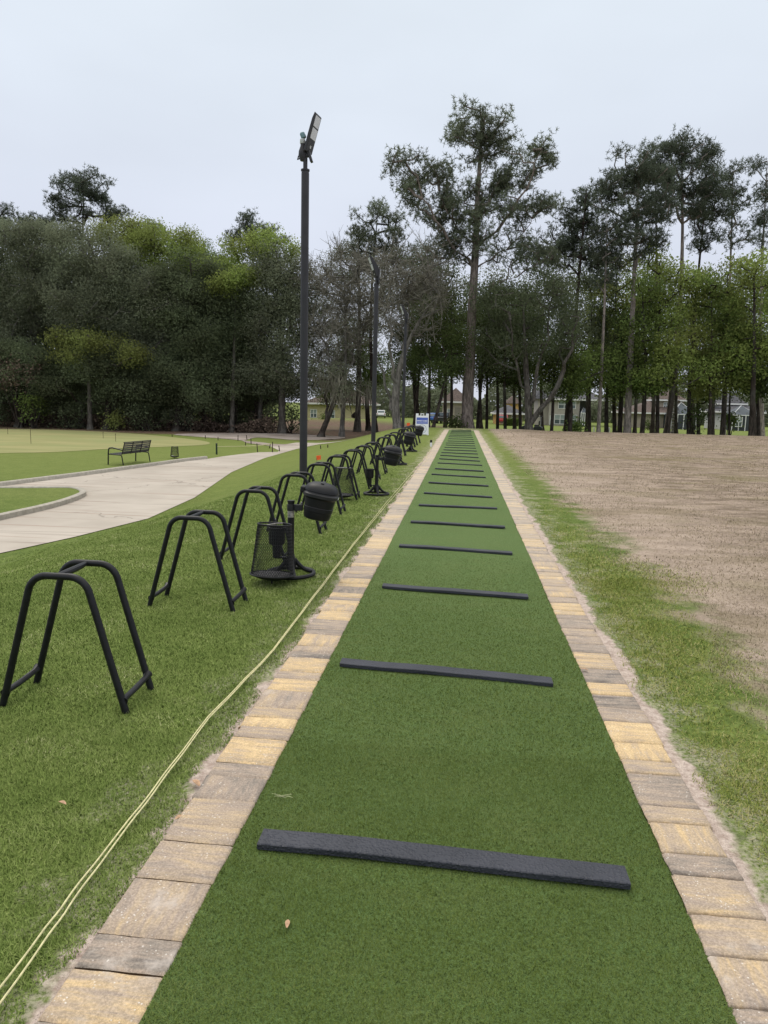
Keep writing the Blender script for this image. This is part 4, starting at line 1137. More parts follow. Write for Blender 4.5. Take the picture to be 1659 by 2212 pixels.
# ------------------------------------------------------------------ vehicles
def car(name, lab, px, Y, paint, yaw, kind='suv'):
    x = hx(px, Y); root = empty(name, (x, Y, H(x, Y)), yaw, lab, 'car')
    W2 = .92
    if kind == 'truck':
        body = [(-2.7, .45), (-2.75, .75), (-2.7, 1.08), (-.6, 1.10), (-.45, 1.12), (1.2, 1.12), (2.5, 1.02), (2.7, .8), (2.7, .45)]
        cab = [(-.5, 1.10), (-.35, 1.80), (.75, 1.82), (1.45, 1.12)]
    else:
        body = [(-2.25, .40), (-2.3, .7), (-2.2, 1.0), (1.0, 1.02), (2.1, .92), (2.3, .7), (2.28, .40)]
        cab = [(-2.1, 1.0), (-1.75, 1.62), (.2, 1.64), (1.05, 1.02)]
    mb = MB(); mb.prism(body, -W2, W2); b = mb.build('body', paint, root, bevel=.07)
    mb = MB(); mb.prism(cab, -W2*.86, W2*.86); mb.build('cabin', paint, root, bevel=.06)
    mb = MB(); cx = sum(p[0] for p in cab)/4; gl = [(cx+(p[0]-cx)*1.012, 1.14 if p[1] < 1.2 else p[1]-.09) for p in cab]
    mb.prism([(gl[0][0]+.10, gl[0][1]), (gl[1][0]+.05, gl[1][1]), (gl[2][0]-.05, gl[2][1]), (gl[3][0]-.12, gl[3][1])], -W2*.865, W2*.865)
    mb.box(((cab[0][0]+cab[1][0])/2, 0, (cab[0][1]+cab[1][1])/2+.02), (.08, W2*1.4, .40), Matrix.Rotation(math.atan2(cab[1][0]-cab[0][0], cab[1][1]-cab[0][1]), 3, 'Y')); mb.build('glass', M['pane'], root)
    for sx_ in (-1.5, 1.5):
        for sy in (-1, 1):
            mb = MB(); rt = Matrix.Rotation(R(90), 3, 'X'); mb.lathe([(.30, -.10), (.36, -.08), (.36, .08), (.30, .10)], 20, (sx_, sy*.82, .36), rt); wl = mb.build('wheel', M['tyre'], root)
            mb = MB(); mb.lathe([(.05, -.108), (.21, -.104), (.21, .104), (.05, .108)], 14, (sx_, sy*.82, .36), rt); mb.build('hub', M['chrome'], wl)
    for sy in (-1, 1):
        mb = MB(); mb.box((body[1][0]-.01, sy*.74, .88), (.06, .22, .18)); mb.build('tail_light', M['tail'], root)
    mb = MB(); mb.box((body[0][0]-.02, 0, .52), (.14, 1.7, .16)); mb.build('bumper', M['cardark'], root, bevel=.03)
    return root
car('parked_car', 'blue parked car half hidden by the trunk right of the white sign', 938, 118, M['carblue'], R(75))
car('parked_truck', 'dark pickup truck parked in front of the tan garage house', 960, 117, M['cardark'], R(82), 'truck')
car('parked_car', 'small white parked car seen between trunks right of the yellow house', 823, 150, M['carwhite'], R(96))
car('parked_car', 'red parked car mostly hidden by thin trunks beside the hedge', 1086, 121, M['carred'], R(88))

# golf cart
gx_ = hx(1150, 84); gc = empty('golf_cart', (gx_, 84, H(gx_, 84)), R(172), 'black golf cart with thin roof parked among the trunks behind the range crest', 'golf cart')
mb = MB(); mb.prism([(-1.15, .30), (-1.2, .62), (-.95, .80), (-.30, .80), (-.15, .42), (.55, .40), (.75, .85), (1.15, .70), (1.2, .32)], -.58, .58); mb.build('body', M['cardark'], gc, bevel=.05)
mb = MB(); mb.box((-.55, 0, .86), (.55, 1.1, .14)); mb.box((-.82, 0, 1.15), (.12, 1.1, .45)); mb.build('seat', M['seat'], gc, bevel=.04)
mb = MB(); mb.box((-.15, 0, 1.86), (1.9, 1.2, .06)); mb.build('roof', M['cardark'], gc, bevel=.025)
mb = MB()
for sy in (-1, 1):
    mb.tube([(-1.0, sy*.54, .7), (-.95, sy*.54, 1.84)], .02, 6); mb.tube([(.85, sy*.54, .75), (.55, sy*.54, 1.84)], .02, 6)
mb.build('roof_posts', M['chrome'], gc)
mb = MB(); mb.tube([(.28+.05*math.cos(a_), .25+.17*math.sin(a_), 1.05+.13*math.cos(a_)) for a_ in np.linspace(0, 6.28, 19)[:-1]], .014, 6, closed=True); mb.tube([(.28, .25, 1.05), (.6, .25, .75)], .02, 6); mb.build('steering_wheel', M['black'], gc)
for sx_ in (-.85, .85):
    for sy in (-1, 1):
        rt = Matrix.Rotation(R(90), 3, 'X'); mb = MB(); mb.lathe([(.17, -.09), (.23, -.07), (.23, .07), (.17, .09)], 18, (sx_, sy*.52, .23), rt); wl = mb.build('wheel', M['tyre'], gc)
        mb = MB(); mb.lathe([(.03, -.095), (.12, -.092), (.12, .092), (.03, .095)], 12, (sx_, sy*.52, .23), rt); mb.build('hub', M['chrome'], wl)

# ------------------------------------------------------------------ vegetation
def frustums(P0, P1, R0, R1, n):
    """many tapered segments -> V, F"""
    d = P1-P0; L = np.linalg.norm(d, axis=1, keepdims=True)+1e-9; t = d/L
    a_ = np.where(np.abs(t[:, 2:3]) < .9, np.array([[0, 0, 1.0]]), np.array([[1.0, 0, 0]]))
    u = np.cross(t, a_); u /= np.linalg.norm(u, axis=1, keepdims=True)+1e-9; v = np.cross(t, u)
    an = np.arange(n)*2*math.pi/n; c, s = np.cos(an), np.sin(an)
    off = u[:, None, :]*c[None, :, None]+v[:, None, :]*s[None, :, None]
    A_ = P0[:, None, :]+off*R0[:, None, None]; B_ = P1[:, None, :]+off*R1[:, None, None]
    V = np.concatenate([A_, B_], 1).reshape(-1, 3); m_ = len(P0)
    k = np.arange(n); k2 = (k+1) % n
    q = np.stack([k, k2, k2+n, k+n], 1)
    F = (q[None]+(np.arange(m_)*2*n)[:, None, None]).reshape(-1, 4)
    return V, F
def leaf_quads(C, s, asp, rng, flat=0.0, droop=None):
    n = len(C); d = rng.normal(size=(n, 3)); 
    if droop is not None: d = d*.35+np.array(droop)
    d /= np.linalg.norm(d, axis=1, keepdims=True)
    e_ = rng.normal(size=(n, 3)); e_[:, 2] *= 1-flat; w_ = np.cross(d, e_); w_ /= np.linalg.norm(w_, axis=1, keepdims=True)+1e-9
    L = (s*rng.uniform(.6, 1.35, n))[:, None]
    V = np.stack([C-d*L*.5, C+w_*L*asp*.5, C+d*L*.5, C-w_*L*asp*.5], 1).reshape(-1, 3)
    return V, np.arange(n*4).reshape(-1, 4)

TREES = []
DENS = dict(pine=2.7, leaf=1.9, bare=1.5); PER = dict(pine=2.9, leaf=4.2, bare=1.3); LSC = .66
def tree(name, lab, cat, base, Y, top, r0, blobs, kind, leaf_m, bark_m, start=.5, dens=.8, per=90, ls=.24, asp=.55, sig=.55, group=None, seed=0, fork=None, moss=0, jit=1.0, base_dx=0, sub=None):
    """blobs: (px, py, rpx, rpy) crown masses seen at depth Y; trunk runs from base px to top (px,py)"""
    rng = np.random.default_rng(1000+seed); sc_ = Y/PF*1.0
    bx = float(on_y(base, 925, Y)[0]); bz = H(bx, Y)
    root = empty(name, (bx, Y, bz), 0, lab, cat, group)
    tp = on_y(top[0], top[1], Y)-np.array([bx, Y, bz]); tp[1] += rng.normal()*.6
    K = 16; ts = np.linspace(0, 1, K)
    c1 = rng.normal(size=3)*np.array([.012, .012, 0])*tp[2]*jit
    trunk = np.array([tp*t+c1*math.sin(math.pi*t)*(1 if t < 1 else 1)+np.array([base_dx*(1-t)*t, 0, 0]) for t in ts])
    paths = [(trunk, r0)]
    nodes = [p for i, p in enumerate(trunk) if ts[i] >= start]; par = [-1]+list(range(len(nodes)-1)); w_ = [0]*len(nodes); isT = [True]*len(nodes)
    if fork:
        for (fb, fx, fy, fr) in fork:
            p0 = trunk[int(fb*(K-1))]; p1 = on_y(fx, fy, Y)-np.array([bx, Y, bz]); p1[1] += rng.normal()*1.5
            bow = np.array([(p1[0]-p0[0])*.12, 0, -abs(p1[2]-p0[2])*.06])
            pth = np.array([p0+(p1-p0)*t+bow*math.sin(math.pi*t)+rng.normal(size=3)*.12*(0 < t < 1) for t in np.linspace(0, 1, 10)])
            paths.append((pth, fr)); k0 = len(nodes)
            for q_, p in enumerate(pth[2:]): nodes.append(p); par.append(-1 if q_ == 0 else k0+q_-1); w_.append(0); isT.append(True)
    # crown cluster centres
    Cs = []
    for (px, py, rx, ry) in blobs:
        c = on_y(px, py, Y)-np.array([bx, Y, bz]); a_, b_ = rx*sc_, ry*sc_; dy_ = min(a_, 4.5)*.9
        n = max(5, int(math.pi*a_*b_*dens*DENS[kind]))
        u = rng.normal(size=(n, 3)); u /= np.linalg.norm(u, axis=1, keepdims=True)
        rad = rng.uniform(.15, 1, n)**(1/2.4)
        q = c+u*rad[:, None]*np.array([a_, dy_, b_])
        Cs.append(q)
    C = np.concatenate(Cs); C = C[C[:, 2] > .3]
    # connect clusters to the growing skeleton
    axis_d = np.array([np.min(np.linalg.norm(np.array(nodes)-c, axis=1)) for c in C])
    segs = []
    N_ = list(nodes)
    for i in np.argsort(axis_d):
        c = C[i]; A_ = np.array(N_)
        dv = c-A_; dist = np.linalg.norm(dv, axis=1)
        cost = dist+np.where(dv[:, 2] < .05*dist, 1.2*(.2*dist-dv[:, 2]), 0)
        j = int(np.argmin(cost)); p = A_[j]
        L = dist[j]
        steps = 1 if L < 1.0 else (2 if L < 2.5 else 3)
        last = j
        for s in range(1, steps+1):
            t = s/steps; q = p+(c-p)*t
            if s < steps: q = q+rng.normal(size=3)*.10*L+np.array([0, 0, -.05*L])
            N_.append(q); par.append(last); w_.append(0); isT.append(False); last = len(N_)-1
        w_[last] += 1
    N_ = np.array(N_); w_ = np.array(w_, float)
    for i in range(len(N_)-1, -1, -1):
        if par[i] >= 0 and not isT[i]: w_[par[i]] += w_[i]
    idx = [i for i in range(len(N_)) if not isT[i]]
    P0 = N_[[par[i] for i in idx]]; P1 = N_[idx]
    rb = .016*ls/.24+.026*np.sqrt(w_); rb = np.minimum(rb, r0*.55)
    Ra = np.array([min(rb[par[i]] if not isT[par[i]] else rb[i]*1.15, rb[i]*1.5) for i in idx]); Rb = rb[idx]
    V1, F1 = frustums(P0, P1, Ra, Rb, 5)
    # twigs out to leaves
    per_n = int(per*PER[kind]); nL = len(C)*per_n
    s3 = np.array([sig, sig, sig*.7])
    LC = np.repeat(C, per_n, 0)+np.clip(rng.normal(size=(nL, 3)), -1.7, 1.7)*s3
    # trunk tubes
    mbv, mbf = [V1], [F1]; off = len(V1)
    for pth, rr in paths:
        n = 12; P = pth; rs = []
        for i in range(len(P)):
            t = i/(len(P)-1); fl = (1+.55*max(0, 1-t*14)**2) if pth is trunk else 1
            rs.append(rr*(1-.86*t**1.35)*fl)
        # finer resampling near the base
        PP, RR = [], []
        for i in range(len(P)-1):
            for s in range(3): PP.append(P[i]+(P[i+1]-P[i])*s/3); RR.append(rs[i]+(rs[i+1]-rs[i])*s/3)
        PP.append(P[-1]); RR.append(rs[-1]); PP = np.array(PP); PP[0, 2] -= .4 if pth is trunk else 0
        an = np.arange(n)*2*math.pi/n; ph = rng.uniform(0, 6)
        rings = []
        for i, (p, r_) in enumerate(zip(PP, RR)):
            wob = 1+.07*np.sin(3*an+ph+i*.25)+.05*np.sin(5*an-i*.4)+rng.normal(size=n)*.025
            rings.append(np.stack([p[0]+r_*wob*np.cos(an), p[1]+r_*wob*np.sin(an), np.full(n, p[2])], 1))
        V = np.concatenate(rings); k = np.arange(n); k2 = (k+1) % n; q = np.stack([k, k2, k2+n, k+n], 1)
        F = (q[None]+(np.arange(len(PP)-1)*n)[:, None, None]).reshape(-1, 4)
        mbv.append(V); mbf.append(F+off); off += len(V)
    if kind == 'bare':
        # twig sprays
        nt_ = len(C)*per_n; st_ = np.repeat(C, per_n, 0); dirs = rng.normal(size=(nt_, 3)); dirs[:, 2] += .25
        dirs /= np.linalg.norm(dirs, axis=1, keepdims=True); en = st_+dirs*(rng.uniform(.5, 1.6, nt_)*sig*2)[:, None]
        tv, tf = frustums(st_, en, np.full(nt_, .022), np.full(nt_, .010), 3); 
        m2 = nt_*2; src = rng.integers(0, nt_, m2); tt = rng.uniform(.3, .95, m2)[:, None]; s2 = st_[src]+(en[src]-st_[src])*tt
        d2 = dirs[src]+rng.normal(size=(m2, 3))*.7; d2 /= np.linalg.norm(d2, axis=1, keepdims=True); e2 = s2+d2*(rng.uniform(.3, .9, m2)*sig)[:, None]
        tv2, tf2 = frustums(s2, e2, np.full(m2, .013), np.full(m2, .007), 3)
        np_mesh('trunk', np.concatenate(mbv), np.concatenate(mbf), bark_m, root, True)
        np_mesh('crown', np.concatenate([tv, tv2]), np.concatenate([tf, tf2+len(tv)]), leaf_m, root, False)
    else:
        np_mesh('trunk', np.concatenate(mbv), np.concatenate(mbf), bark_m, root, True)
        if kind == 'pine':
            # tufts of needles radiating from twig ends
            nt_ = len(C)*per_n; cen = np.repeat(C, per_n, 0)+np.clip(rng.normal(size=(nt_, 3)), -1.5, 1.5)*s3
            m_ = 10; base_ = np.repeat(cen, m_, 0); d = rng.normal(size=(nt_*m_, 3)); d[:, 2] += .45; d /= np.linalg.norm(d, axis=1, keepdims=True)
            Ln = ls*rng.uniform(.7, 1.2, nt_*m_)[:, None]; e_ = rng.normal(size=d.shape); sd_ = np.cross(d, e_); sd_ /= np.linalg.norm(sd_, axis=1, keepdims=True); sd_ *= .020
            Vn = np.stack([base_-sd_, base_+sd_, base_+d*Ln+sd_*.4, base_+d*Ln-sd_*.4], 1).reshape(-1, 3)
            np_mesh('crown', Vn, np.arange(len(Vn)).reshape(-1, 4), leaf_m, root, False)
        else:
            Vn, Fn = leaf_quads(LC, ls*LSC, asp, rng)
            np_mesh('crown', Vn, Fn, leaf_m, root, False)
    if moss:
        ch = C[rng.integers(0, len(C), moss)]; st_ = np.repeat(ch, 14, 0)+rng.normal(size=(moss*14, 3))*np.array([.5, .5, .3]); 
        Vm, Fm = leaf_quads(st_-np.array([0, 0, .8]), 1.7, .05, rng, droop=(0, 0, -1.2))
        np_mesh('hanging_moss', Vm, Fm, M['moss'], root, False)
    TREES.append(root); return root

PG = 'pines rising above the wood'
def pine(lab, base, Y, top, r0, blobs, start, seed, m='pine_dark', b='bark_pine', dens=.75, per=9, **k):
    return tree('pine_tree', lab, 'pine tree', base, Y, top, r0, blobs, 'pine', M[m], M[b], start, dens, per, .27, sig=.44, seed=seed, group=PG, **k)
# the big loblolly in the middle
pine('tallest broad pine with thick reddish trunk at the end of the tee', 1008, 58, (1042, 250), .46,
     [(1035, 270, 70, 38), (1010, 310, 50, 40), (1075, 300, 45, 45), (1150, 345, 45, 35), (1115, 385, 50, 32), (1175, 325, 22, 20), (890, 365, 55, 38), (945, 385, 50, 30), (905, 415, 55, 28), (985, 420, 50, 35),
      (1050, 390, 55, 40), (1075, 460, 70, 38), (970, 475, 70, 35), (925, 470, 45, 25), (1020, 525, 70, 38), (1140, 455, 45, 24), (1180, 440, 22, 16), (1100, 540, 65, 34), (1160, 560, 50, 26), (950, 540, 50, 28), (1200, 545, 35, 22)],
     .50, 1, 'pine', dens=.66, per=9, fork=[(.60, 1165, 345, .16), (.54, 900, 385, .15), (.50, 1190, 545, .13), (.58, 1150, 470, .12), (.66, 950, 420, .10), (.47, 1110, 590, .12)])
RP = [
 ('grey trunked pine with leaning bole standing in front of the right houses', 1356, 60, (1388, 330), .27, [(1365, 350, 55, 35), (1330, 395, 50, 35), (1400, 400, 55, 45), (1360, 450, 60, 40), (1310, 430, 35, 28), (1420, 455, 40, 35), (1350, 520, 60, 38), (1395, 530, 45, 30)], .52, 'pine_dark', 'bark_pine_grey'),
 ('topmost pine of the right-hand group, dense rounded top', 1440, 66, (1478, 300), .26, [(1470, 318, 50, 28), (1500, 350, 50, 35), (1440, 345, 45, 32), (1530, 340, 20, 14), (1480, 395, 60, 35), (1520, 405, 40, 30), (1450, 430, 45, 30), (1490, 465, 40, 22)], .55, 'pine_dark', 'bark_pine'),
 ('slim pine just right of the topmost right-hand pine', 1496, 70, (1530, 385), .20, [(1530, 392, 32, 24), (1545, 430, 36, 28), (1505, 440, 36, 26), (1530, 475, 42, 28), (1545, 520, 30, 22), (1500, 520, 25, 20)], .58, 'pine_dark', 'bark_dark'),
 ('thin pine with narrow pointed crown near the right edge', 1565, 72, (1592, 352), .18, [(1592, 365, 24, 18), (1585, 400, 30, 22), (1605, 430, 28, 22), (1588, 470, 30, 22), (1600, 510, 26, 18)], .60, 'pine_dark', 'bark_pine_grey'),
 ('pine cut by the right photo edge', 1650, 74, (1655, 350), .20, [(1652, 365, 28, 20), (1672, 395, 30, 28), (1640, 430, 28, 22), (1660, 470, 26, 24), (1640, 510, 16, 26)], .58, 'pine_dark', 'bark_pine_grey'),
 ('dark pine filling the gap right of the tall broad pine', 1222, 64, (1262, 415), .22, [(1266, 425, 22, 18), (1250, 455, 38, 26), (1285, 470, 32, 28), (1225, 490, 45, 28), (1262, 510, 50, 30), (1200, 525, 40, 25), (1235, 555, 60, 30), (1290, 555, 40, 28)], .50, 'pine_dark', 'bark_dark'),
 ('slender pale trunked pine left of the leaning grey pine', 1293, 59, (1308, 470), .15, [(1305, 485, 35, 26), (1290, 530, 42, 28), (1325, 540, 35, 28), (1305, 585, 45, 28)], .58, 'pine_dark', 'bark_pine_grey'),
 ('feathery dark pine rising behind the leaning grey pine', 1410, 76, (1415, 345), .2, [(1410, 360, 35, 22), (1395, 390, 35, 22), (1430, 400, 30, 24), (1420, 440, 35, 26)], .6, 'pine_dark', 'bark_dark'),
 ('lone pine above the left wood with a wide domed crown', 178, 75, (180, 372), .24, [(175, 385, 42, 20), (205, 405, 42, 22), (145, 410, 38, 22), (225, 425, 28, 16), (180, 440, 65, 22), (125, 440, 28, 16), (150, 462, 45, 18), (215, 462, 35, 14), (268, 462, 24, 10), (240, 480, 30, 14)], .70, 'pine_dark', 'bark_dark'),
 ('small dark pine top above the bright green trees left of the tallest lamp', 540, 80, (548, 465), .22, [(552, 478, 36, 16), (580, 492, 22, 14), (530, 498, 32, 15), (495, 518, 30, 14), (545, 520, 36, 16), (605, 525, 16, 8)], .72, 'pine_dark', 'bark_dark'),
 ('pine top at the far left photo edge above the oaks', 8, 74, (2, 448), .2, [(5, 462, 30, 15), (-30, 475, 40, 22), (20, 485, 25, 15)], .7, 'pine_dark', 'bark_dark'),
 ('broad low pine top between the left edge and the lone domed pine', 82, 76, (78, 462), .2, [(80, 475, 30, 14), (55, 488, 28, 14), (112, 482, 28, 16), (90, 505, 50, 18)], .7, 'pine_dark', 'bark_dark'),
 ('ragged pine top just left of the pole of the tallest lamp', 322, 84, (322, 482), .18, [(322, 495, 24, 14), (345, 505, 22, 12), (310, 515, 24, 12)], .74, 'pine', 'bark_dark'),
 ('airy grey green pine behind the middle lamp post', 812, 68, (815, 445), .2, [(812, 462, 42, 22), (850, 480, 30, 22), (790, 500, 34, 20), (835, 520, 45, 26), (870, 545, 35, 24), (770, 540, 25, 16)], .55, 'pine', 'bark_dark'),
]
for i, (lab, base, Y, top, r0, bl, st, m_, b_) in enumerate(RP): pine(lab, base, Y, top, r0, bl, st, 20+i, m_, b_, dens=.62 if i < 8 else .7, per=9)
TREES[13]['label'] = 'ragged small pine top over the bright trees in the middle of the left wood'

OG = 'dark oaks of the left wood'
OK_ = [
 ('dark oak at the far left photo edge', -45, 62, (-40, 520), [(-50, 560, 90, 80), (-30, 680, 100, 90), (-50, 800, 100, 80)], 'oak', 'bark_oak'),
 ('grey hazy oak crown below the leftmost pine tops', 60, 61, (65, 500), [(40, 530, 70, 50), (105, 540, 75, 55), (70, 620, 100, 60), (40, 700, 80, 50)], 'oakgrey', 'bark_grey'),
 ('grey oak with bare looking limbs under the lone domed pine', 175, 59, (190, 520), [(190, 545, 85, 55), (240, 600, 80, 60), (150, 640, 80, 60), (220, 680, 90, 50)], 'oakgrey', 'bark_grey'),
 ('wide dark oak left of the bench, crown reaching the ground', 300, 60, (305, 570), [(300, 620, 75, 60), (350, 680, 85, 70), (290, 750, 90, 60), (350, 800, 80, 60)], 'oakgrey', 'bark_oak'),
 ('round topped dark oak in the middle of the left wood', 408, 59, (412, 560), [(412, 600, 70, 45), (390, 660, 80, 60), (440, 710, 80, 60), (410, 790, 90, 60)], 'oak', 'bark_dark'),
 ('dark oak left of the tallest lamp with drooping foliage', 510, 61, (505, 600), [(500, 640, 70, 50), (540, 690, 75, 60), (480, 750, 80, 60), (530, 810, 80, 55)], 'oak', 'bark_dark'),
 ('tall grey green oak directly behind the tallest lamp', 610, 60, (600, 545), [(600, 580, 60, 40), (580, 640, 75, 60), (640, 640, 55, 60), (600, 720, 80, 60), (630, 800, 70, 55), (570, 800, 60, 50)], 'oakgrey', 'bark_oak'),
 ('low dark oak filling the base of the left wood behind the bench', 230, 57.5, (235, 760), [(235, 790, 80, 45), (180, 830, 80, 45), (280, 840, 80, 45)], 'oak', 'bark_dark'),
 ('shadowy low oak at the foot of the left wood by the photo edge', 40, 57, (45, 760), [(40, 790, 90, 50), (90, 840, 80, 45), (-20, 840, 80, 45)], 'oak', 'bark_dark'),
 ('shadowy low oak behind the litter basket', 380, 58, (385, 780), [(385, 815, 80, 45), (440, 850, 70, 35), (340, 860, 60, 35)], 'oak', 'bark_dark'),
 ('dark low oak between the basket and the tallest lamp', 560, 62, (560, 780), [(560, 820, 75, 45), (610, 850, 60, 35), (500, 855, 55, 35)], 'oak', 'bark_dark'),
 ('second row dark oak behind the grey hazy oak', 120, 70, (125, 560), [(125, 620, 110, 80), (120, 740, 120, 80), (30, 820, 100, 60)], 'oak', 'bark_dark'),
 ('second row dark oak in deep shade behind the round topped oak', 470, 70, (470, 580), [(470, 640, 110, 70), (460, 750, 120, 80), (520, 830, 110, 60)], 'oak', 'bark_dark'),
 ('second row dark oak in deep shade behind the wide oak', 280, 70, (285, 580), [(290, 650, 110, 70), (280, 750, 120, 80), (330, 840, 110, 60)], 'oak', 'bark_dark'),
]
for i, (lab, base, Y, top, bl, m_, b_) in enumerate(OK_):
    tree('oak_tree', lab, 'oak tree', base, Y, top, .30, bl, 'leaf', M[m_], M[b_], .25, .95, 95, .25, .5, .62, OG, 60+i, moss=0)
LG = 'bright spring trees of the left wood'
for i, (lab, base, Y, top, bl, m_) in enumerate([
 ('yellow green spring tree under the lone domed pine', 252, 63, (255, 480), [(250, 494, 55, 22), (222, 512, 42, 24), (290, 512, 45, 34), (275, 550, 65, 40)], 'olive'),
 ('bright spring tree right of the lone domed pine', 338, 61.5, (335, 500), [(335, 515, 48, 30), (378, 522, 44, 28), (310, 550, 50, 38), (375, 568, 62, 45), (420, 560, 35, 30)], 'bright'),
 ('small spring tree dipping between the two bright clumps of the left wood', 440, 72, (440, 525), [(440, 545, 35, 20), (410, 565, 40, 30), (470, 580, 40, 30), (440, 620, 50, 40)], 'mid'),
 ('lime green spring tree under the small pine top', 560, 60.5, (575, 510), [(575, 520, 42, 24), (525, 540, 44, 26), (612, 540, 34, 24), (550, 572, 66, 38), (490, 590, 45, 34)], 'bright'),
 ('low yellow green vine draped tree in front of the dark left oaks', 195, 56.5, (200, 730), [(150, 735, 55, 26), (235, 755, 60, 26), (290, 765, 40, 24), (190, 770, 60, 24)], 'olive'),
 ('lime sprig hanging beside the drooping dark oak', 500, 58.5, (500, 600), [(505, 605, 28, 12), (475, 625, 18, 12), (530, 600, 22, 10)], 'bright')]):
    tree('spring_tree', lab, 'tree', base, Y, top, .2, bl, 'leaf', M[m_], M['bark_oak'], .55, .8, 80, .24, .6, .55, LG, 90+i)

# centre: bare, vine-wrapped and mossy trees
tree('bare_tree', 'pale twiggy bare tree between the tallest and middle lamp posts', 'bare tree', 738, 59, (745, 600), .2, [(745, 590, 60, 50), (705, 640, 55, 60), (785, 640, 60, 70), (745, 700, 80, 60), (690, 740, 45, 40), (700, 790, 40, 35)], 'bare', M['twig'], M['bark_grey'], .35, .75, 14, .24, sig=.75, seed=120, fork=[(.4, 690, 700, .1), (.45, 800, 620, .1)])
tree('bare_tree', 'vine wrapped leaning grey tree behind the farthest lamp post', 'bare tree', 862, 55, (935, 650), .34, [(905, 600, 70, 60), (850, 600, 50, 55), (940, 640, 45, 50), (880, 680, 70, 50)], 'bare', M['twig'], M['bark_grey'], .45, .75, 14, .24, sig=.75, seed=121, fork=[(.3, 845, 640, .16), (.15, 810, 720, .14), (.55, 890, 560, .12)], base_dx=-5)
tree('oak_tree', 'mossy dark oak leaning right beside the tallest lamp post', 'oak tree', 692, 57, (745, 800), .26, [(725, 825, 45, 28), (765, 840, 45, 25), (700, 800, 40, 30)], 'leaf', M['oakgrey'], M['bark_dark'], .5, .45, 50, .22, .5, .5, 'oaks in the middle', 122, moss=26, fork=[(.3, 690, 760, .12)])
tree('oak_tree', 'spreading bright oak with a hanging feeder in front of the yellow house', 'oak tree', 796, 74, (780, 740), .26, [(770, 745, 50, 45), (720, 850, 40, 30), (765, 820, 60, 40), (800, 790, 40, 45), (750, 855, 45, 18)], 'leaf', M['mid'], M['bark_dark'], .5, .75, 70, .24, .55, .55, 'oaks in the middle', 123)
tree('oak_tree', 'tall dark green oak behind the pale twiggy bare tree', 'oak tree', 772, 70, (775, 520), .28, [(770, 540, 45, 32), (735, 580, 50, 40), (800, 600, 60, 50), (760, 680, 80, 60), (720, 760, 60, 60)], 'leaf', M['oakgrey'], M['bark_oak'], .4, .6, 70, .24, .5, .6, 'oaks in the middle', 124)
tree('oak_tree', 'tall shadowed oak behind the vine wrapped tree', 'oak tree', 905, 66, (890, 560), .26, [(880, 590, 70, 50), (930, 640, 55, 55), (860, 680, 70, 60), (900, 760, 60, 60)], 'leaf', M['oak'], M['bark_dark'], .4, .65, 75, .24, .5, .6, 'oaks in the middle', 125)
q = on_y(768, 900, 74); fd = empty('hanging_feeder', (q[0], 74, 0), 0, 'dark hanging basket feeder against the yellow house wall', 'feeder')
fz = float(q[2]); mb = MB(); mb.lathe([(.05, fz-.2), (.42, fz-.1), (.45, fz+.15), (.2, fz+.4), (.03, fz+.5)], 12); mb.build('basket', M['bark_dark'], fd); mb = MB(); mb.tube([(0, 0, fz+.48), (0, 0, fz+1.6)], .02, 5); mb.build('cord', M['black'], fd)

# understory with dark slender trunks, centre and right
UG = 'slender understory trees along the crest'
for i, (lab, base, Y, tx, bl) in enumerate([
 ('dark leaning slender tree just left of the white sign', 893, 60, 915, [(905, 720, 40, 60), (890, 790, 40, 40)]),
 ('dark slender tree right behind the white sign', 926, 58, 940, [(940, 700, 45, 55), (935, 780, 40, 40)]),
 ('dark leaning slender tree right of the white sign', 934, 56, 990, [(975, 740, 40, 50), (955, 810, 35, 30)]),
 ('dark straight tree left of the big reddish pine trunk', 975, 60, 975, [(965, 690, 45, 60), (985, 770, 40, 50)]),
 ('forked dark tree touching the right side of the big pine trunk', 1030, 61, 1062, [(1060, 690, 45, 60), (1045, 780, 45, 45)]),
 ('thin sapling standing alone right of the big pine', 1052, 63, 1056, [(1065, 730, 35, 50), (1070, 800, 35, 35)]),
 ('thin dark tree in the open gap, leaning left', 1076, 62, 1066, [(1080, 680, 40, 60), (1090, 780, 40, 40)]),
 ('thin dark tree in the open gap, straight', 1093, 60, 1092, [(1100, 700, 45, 60), (1110, 800, 40, 35)]),
 ('thin dark twin stem tree left of the forked grey oak', 1126, 61, 1122, [(1135, 720, 40, 55), (1125, 810, 40, 35)]),
 ('dark slender tree right of the forked grey oak', 1192, 58, 1200, [(1195, 760, 40, 45), (1205, 820, 35, 30)]),
 ]):
    tree('slender_tree', lab, 'tree', base, Y, (tx, bl[0][1]-40), .14, bl, 'leaf', M['shadeleaf'], M['bark_dark'], .35, .9, 60, .22, .55, .55, UG, 140+i)
tree('oak_tree', 'forked lichen grey oak leaning right at the field edge', 'oak tree', 1145, 56, (1130, 650), .30, [(1110, 660, 70, 60), (1160, 620, 60, 45), (1215, 640, 60, 50), (1240, 700, 50, 50), (1090, 740, 60, 60), (1180, 730, 60, 50), (1060, 640, 45, 45)], 'leaf', M['oak'], M['bark_oak'], .4, .62, 65, .22, .5, .6, 'oaks in the middle', 160, fork=[(.10, 1245, 690, .26), (.25, 1190, 640, .16), (.35, 1090, 680, .12)])
GG = 'spring green trees of the right wood'
